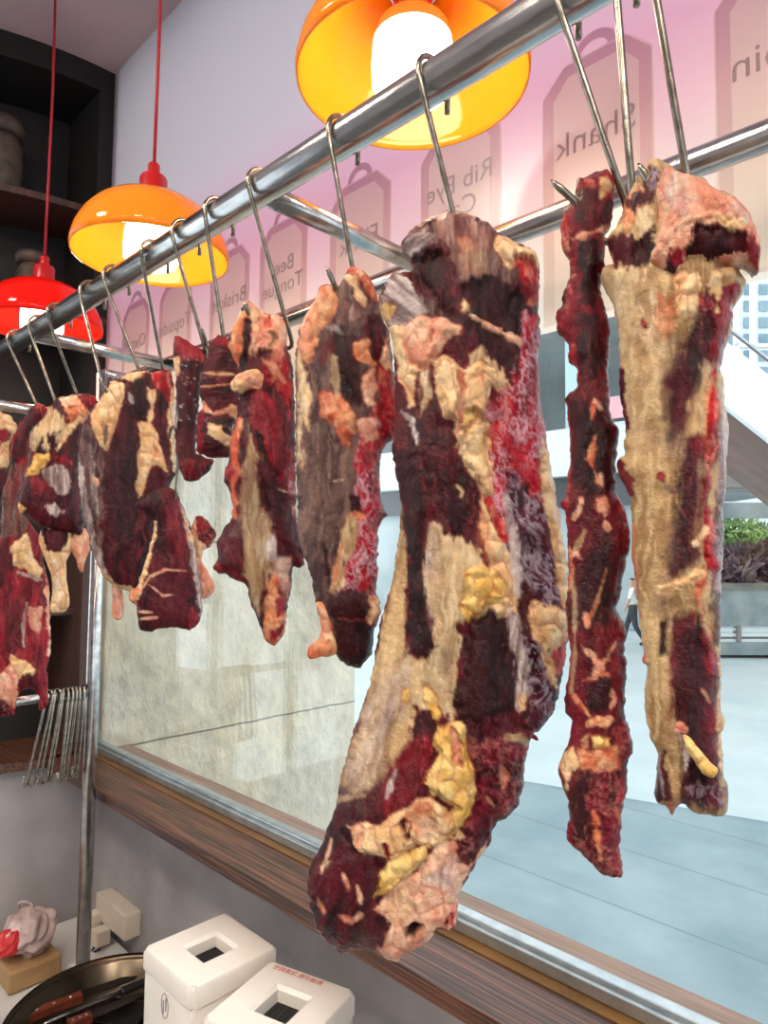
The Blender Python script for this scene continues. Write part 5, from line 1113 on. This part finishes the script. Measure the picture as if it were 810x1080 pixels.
def shrub(px, py, D, ext, n_, size, m, label, up, seed):
    c = Vector(atdep(float(px), float(py), D)); t = empty('shrub' if D < 18 else 'tree', c-Vector((0, 0, ext[2]))); tag(t, label, 'plant' if D < 18 else 'tree')
    leaves('foliage', (0, 0, ext[2]), ext, n_, size, m, t, up, seed)
    bm = bmesh.new(); 
    for k in range(5):
        a = 2*PI*k/5; tube(bm, [(.05*math.cos(a), .05*math.sin(a), -.3 if D < 18 else -(c.z-ext[2]-GZ)+.0), (ext[0]*.5*math.cos(a), ext[1]*.5*math.sin(a), ext[2]*1.1)], [.03, .012], 6)
    obj('stems', bm, stem, t, True)
shrub(768, 603, 15.6, (.6, .6, .45), 900, .30, pur, 'purple leaved shrub growing in the grey planter beside the slab', 1.2, 5)
shrub(808, 600, 15.7, (.75, .6, .5), 1100, .32, pur, 'fuller purple leaved shrub in the planter at the right edge', 1.2, 6)
shrub(775, 573, 28, (1.5, 1.0, 1.08), 1500, .38, grn, 'bright green tree behind the planter, left crown', .4, 7)
shrub(822, 579, 29.5, (1.75, 1.0, 1.05), 1500, .38, grn, 'bright green tree behind the planter at the right edge', .4, 8)
# pedestrian
def skin_body(name, joints, edges, m, parent=None, sub=1):
    me = bpy.data.meshes.new(name+'_cage'); me.from_pydata([j[:3] for j in joints], edges, [])
    o = bpy.data.objects.new(name, me); COL.objects.link(o)
    sk_ = o.modifiers.new('s', 'SKIN'); o.modifiers.new('u', 'SUBSURF').levels = sub
    for v, j in zip(me.skin_vertices[0].data, joints): v.radius = (j[3], j[4] if len(j) > 4 else j[3])
    me.skin_vertices[0].data[0].use_root = True
    dg = bpy.context.evaluated_depsgraph_get(); m2 = bpy.data.meshes.new_from_object(o.evaluated_get(dg)); bpy.data.objects.remove(o)
    m2.materials.clear(); m2.materials.append(m); m2.polygons.foreach_set('use_smooth', [True]*len(m2.polygons))
    o = bpy.data.objects.new(name, m2); link(o, parent); return o
D = 17.0; fp = Vector(atdep(668., 679., D)); fp.z = GZ+.012
sknm = noise_mat('skin', (190, 146, 122), (202, 158, 134), 20, .5); hair = noise_mat('dark_hair', (28, 24, 24), (40, 34, 32), 40, .5); shirt = noise_mat('white_shirt', (236, 236, 234), (244, 244, 242), 8, .7); trs = noise_mat('dark_trousers', (36, 44, 54), (48, 56, 66), 8, .7); shoe = noise_mat('dark_shoe', (24, 22, 22), (34, 32, 30), 20, .5)
J = [(0, 0, .90, .13, .10), (0, 0, 1.12, .12, .09), (0, 0, 1.34, .15, .10), (0, 0, 1.45, .06), (.01, 0, 1.53, .075, .085), (.01, 0, 1.62, .08, .09),
     (0, -.18, 1.38, .055), (-.06, -.24, 1.12, .042), (.04, -.24, .90, .034), (.05, -.24, .80, .03), (0, .18, 1.38, .055), (.06, .24, 1.12, .042), (.16, .23, .92, .034), (.18, .23, .82, .03),
     (.02, -.09, .84, .085), (.16, -.09, .48, .06), (.22, -.09, .10, .042), (.30, -.09, .045, .035), (-.02, .09, .84, .085), (-.06, .09, .47, .06), (-.26, .09, .13, .042), (-.20, .09, .045, .035)]
E_ = [(0, 1), (1, 2), (2, 3), (3, 4), (4, 5), (2, 6), (6, 7), (7, 8), (8, 9), (2, 10), (10, 11), (11, 12), (12, 13), (0, 14), (14, 15), (15, 16), (16, 17), (0, 18), (18, 19), (19, 20), (20, 21)]
pe = skin_body('person', J, E_, sknm); pe.location = fp; pe.rotation_euler = (0, 0, math.radians(200)); tag(pe, 'person in white shirt and dark trousers walking across the plaza', 'person')
def sub(ids, g): 
    mp = {j: i for i, j in enumerate(ids)}
    return [tuple(J[j][:3])+tuple(r*g for r in J[j][3:]) for j in ids], [(mp[a], mp[b]) for a, b in E_ if a in mp and b in mp]
a, b = sub([0, 1, 2, 6, 7, 10, 11], 1.16); skin_body('shirt', a, b, shirt, pe)
a, b = sub([0, 14, 15, 16, 18, 19, 20], 1.2); a.append((0, 0, 1.04, .135, .105)); b.append((0, len(a)-1)); skin_body('trousers', a, b, trs, pe)
skin_body('hair', [(0, 0, 1.60, .085, .095), (-.01, 0, 1.66, .075, .08)], [(0, 1)], hair, pe)
for s_, x_ in ((-.09, .22), (.09, -.26)):
    skin_body('shoe', [(x_, s_, .06, .05), (x_+.12, s_, .045, .04)], [(0, 1)], shoe, pe)
# ------------------------------------------------------------------ light
def area(name, loc, rot, sx, sy, power, col=(1, 1, 1)):
    l = bpy.data.lights.new(name, 'AREA'); l.shape = 'RECTANGLE'; l.size = sx; l.size_y = sy; l.energy = power; l.color = col
    o = bpy.data.objects.new(name, l); COL.objects.link(o); o.location = loc; o.rotation_euler = rot; return o
# unseen ceiling panels behind the camera, added as interior fill light
for i, (x, y) in enumerate(((-.1, -1.5), (-1.5, -1.6), (1.3, -1.5), (-.1, -2.7), (1.3, -2.7))):
    t = empty('ceiling_fill_light', (x, y, CEIL)); tag(t, 'square ceiling panel light, unseen, added as interior fill', 'lamp', 'added ceiling fill lights')
    bm = bmesh.new(); bx(bm, (-.18, -.18, -.03), (.18, .18, -.0005), .004); obj('housing', bm, M['white'], t)
    bm = bmesh.new(); bx(bm, (-.155, -.155, -.036), (.155, .155, -.0305)); obj('diffuser', bm, M['ceilingfill'], t)
w = bpy.data.worlds.new('world'); SC.world = w; w.use_nodes = True
nt = w.node_tree; bg = nt.nodes['Background']
tc = nt.nodes.new('ShaderNodeTexCoord'); sx = nt.nodes.new('ShaderNodeSeparateXYZ'); nt.links.new(tc.outputs['Generated'], sx.inputs[0])
cr = nt.nodes.new('ShaderNodeValToRGB'); e = cr.color_ramp.elements; e[0].position = .0; e[0].color = (.72, .80, .84, 1); e[1].position = .5; e[1].color = (.93, .98, 1.0, 1)
nt.links.new(sx.outputs['Z'], cr.inputs[0]); nt.links.new(cr.outputs[0], bg.inputs[0]); bg.inputs[1].default_value = 1.8
for o in SC.objects:
    if o.type == 'EMPTY': o.empty_display_size = .02
SC.cycles.max_bounces = 8; SC.cycles.transparent_max_bounces = 12; SC.cycles.sample_clamp_indirect = 4.0
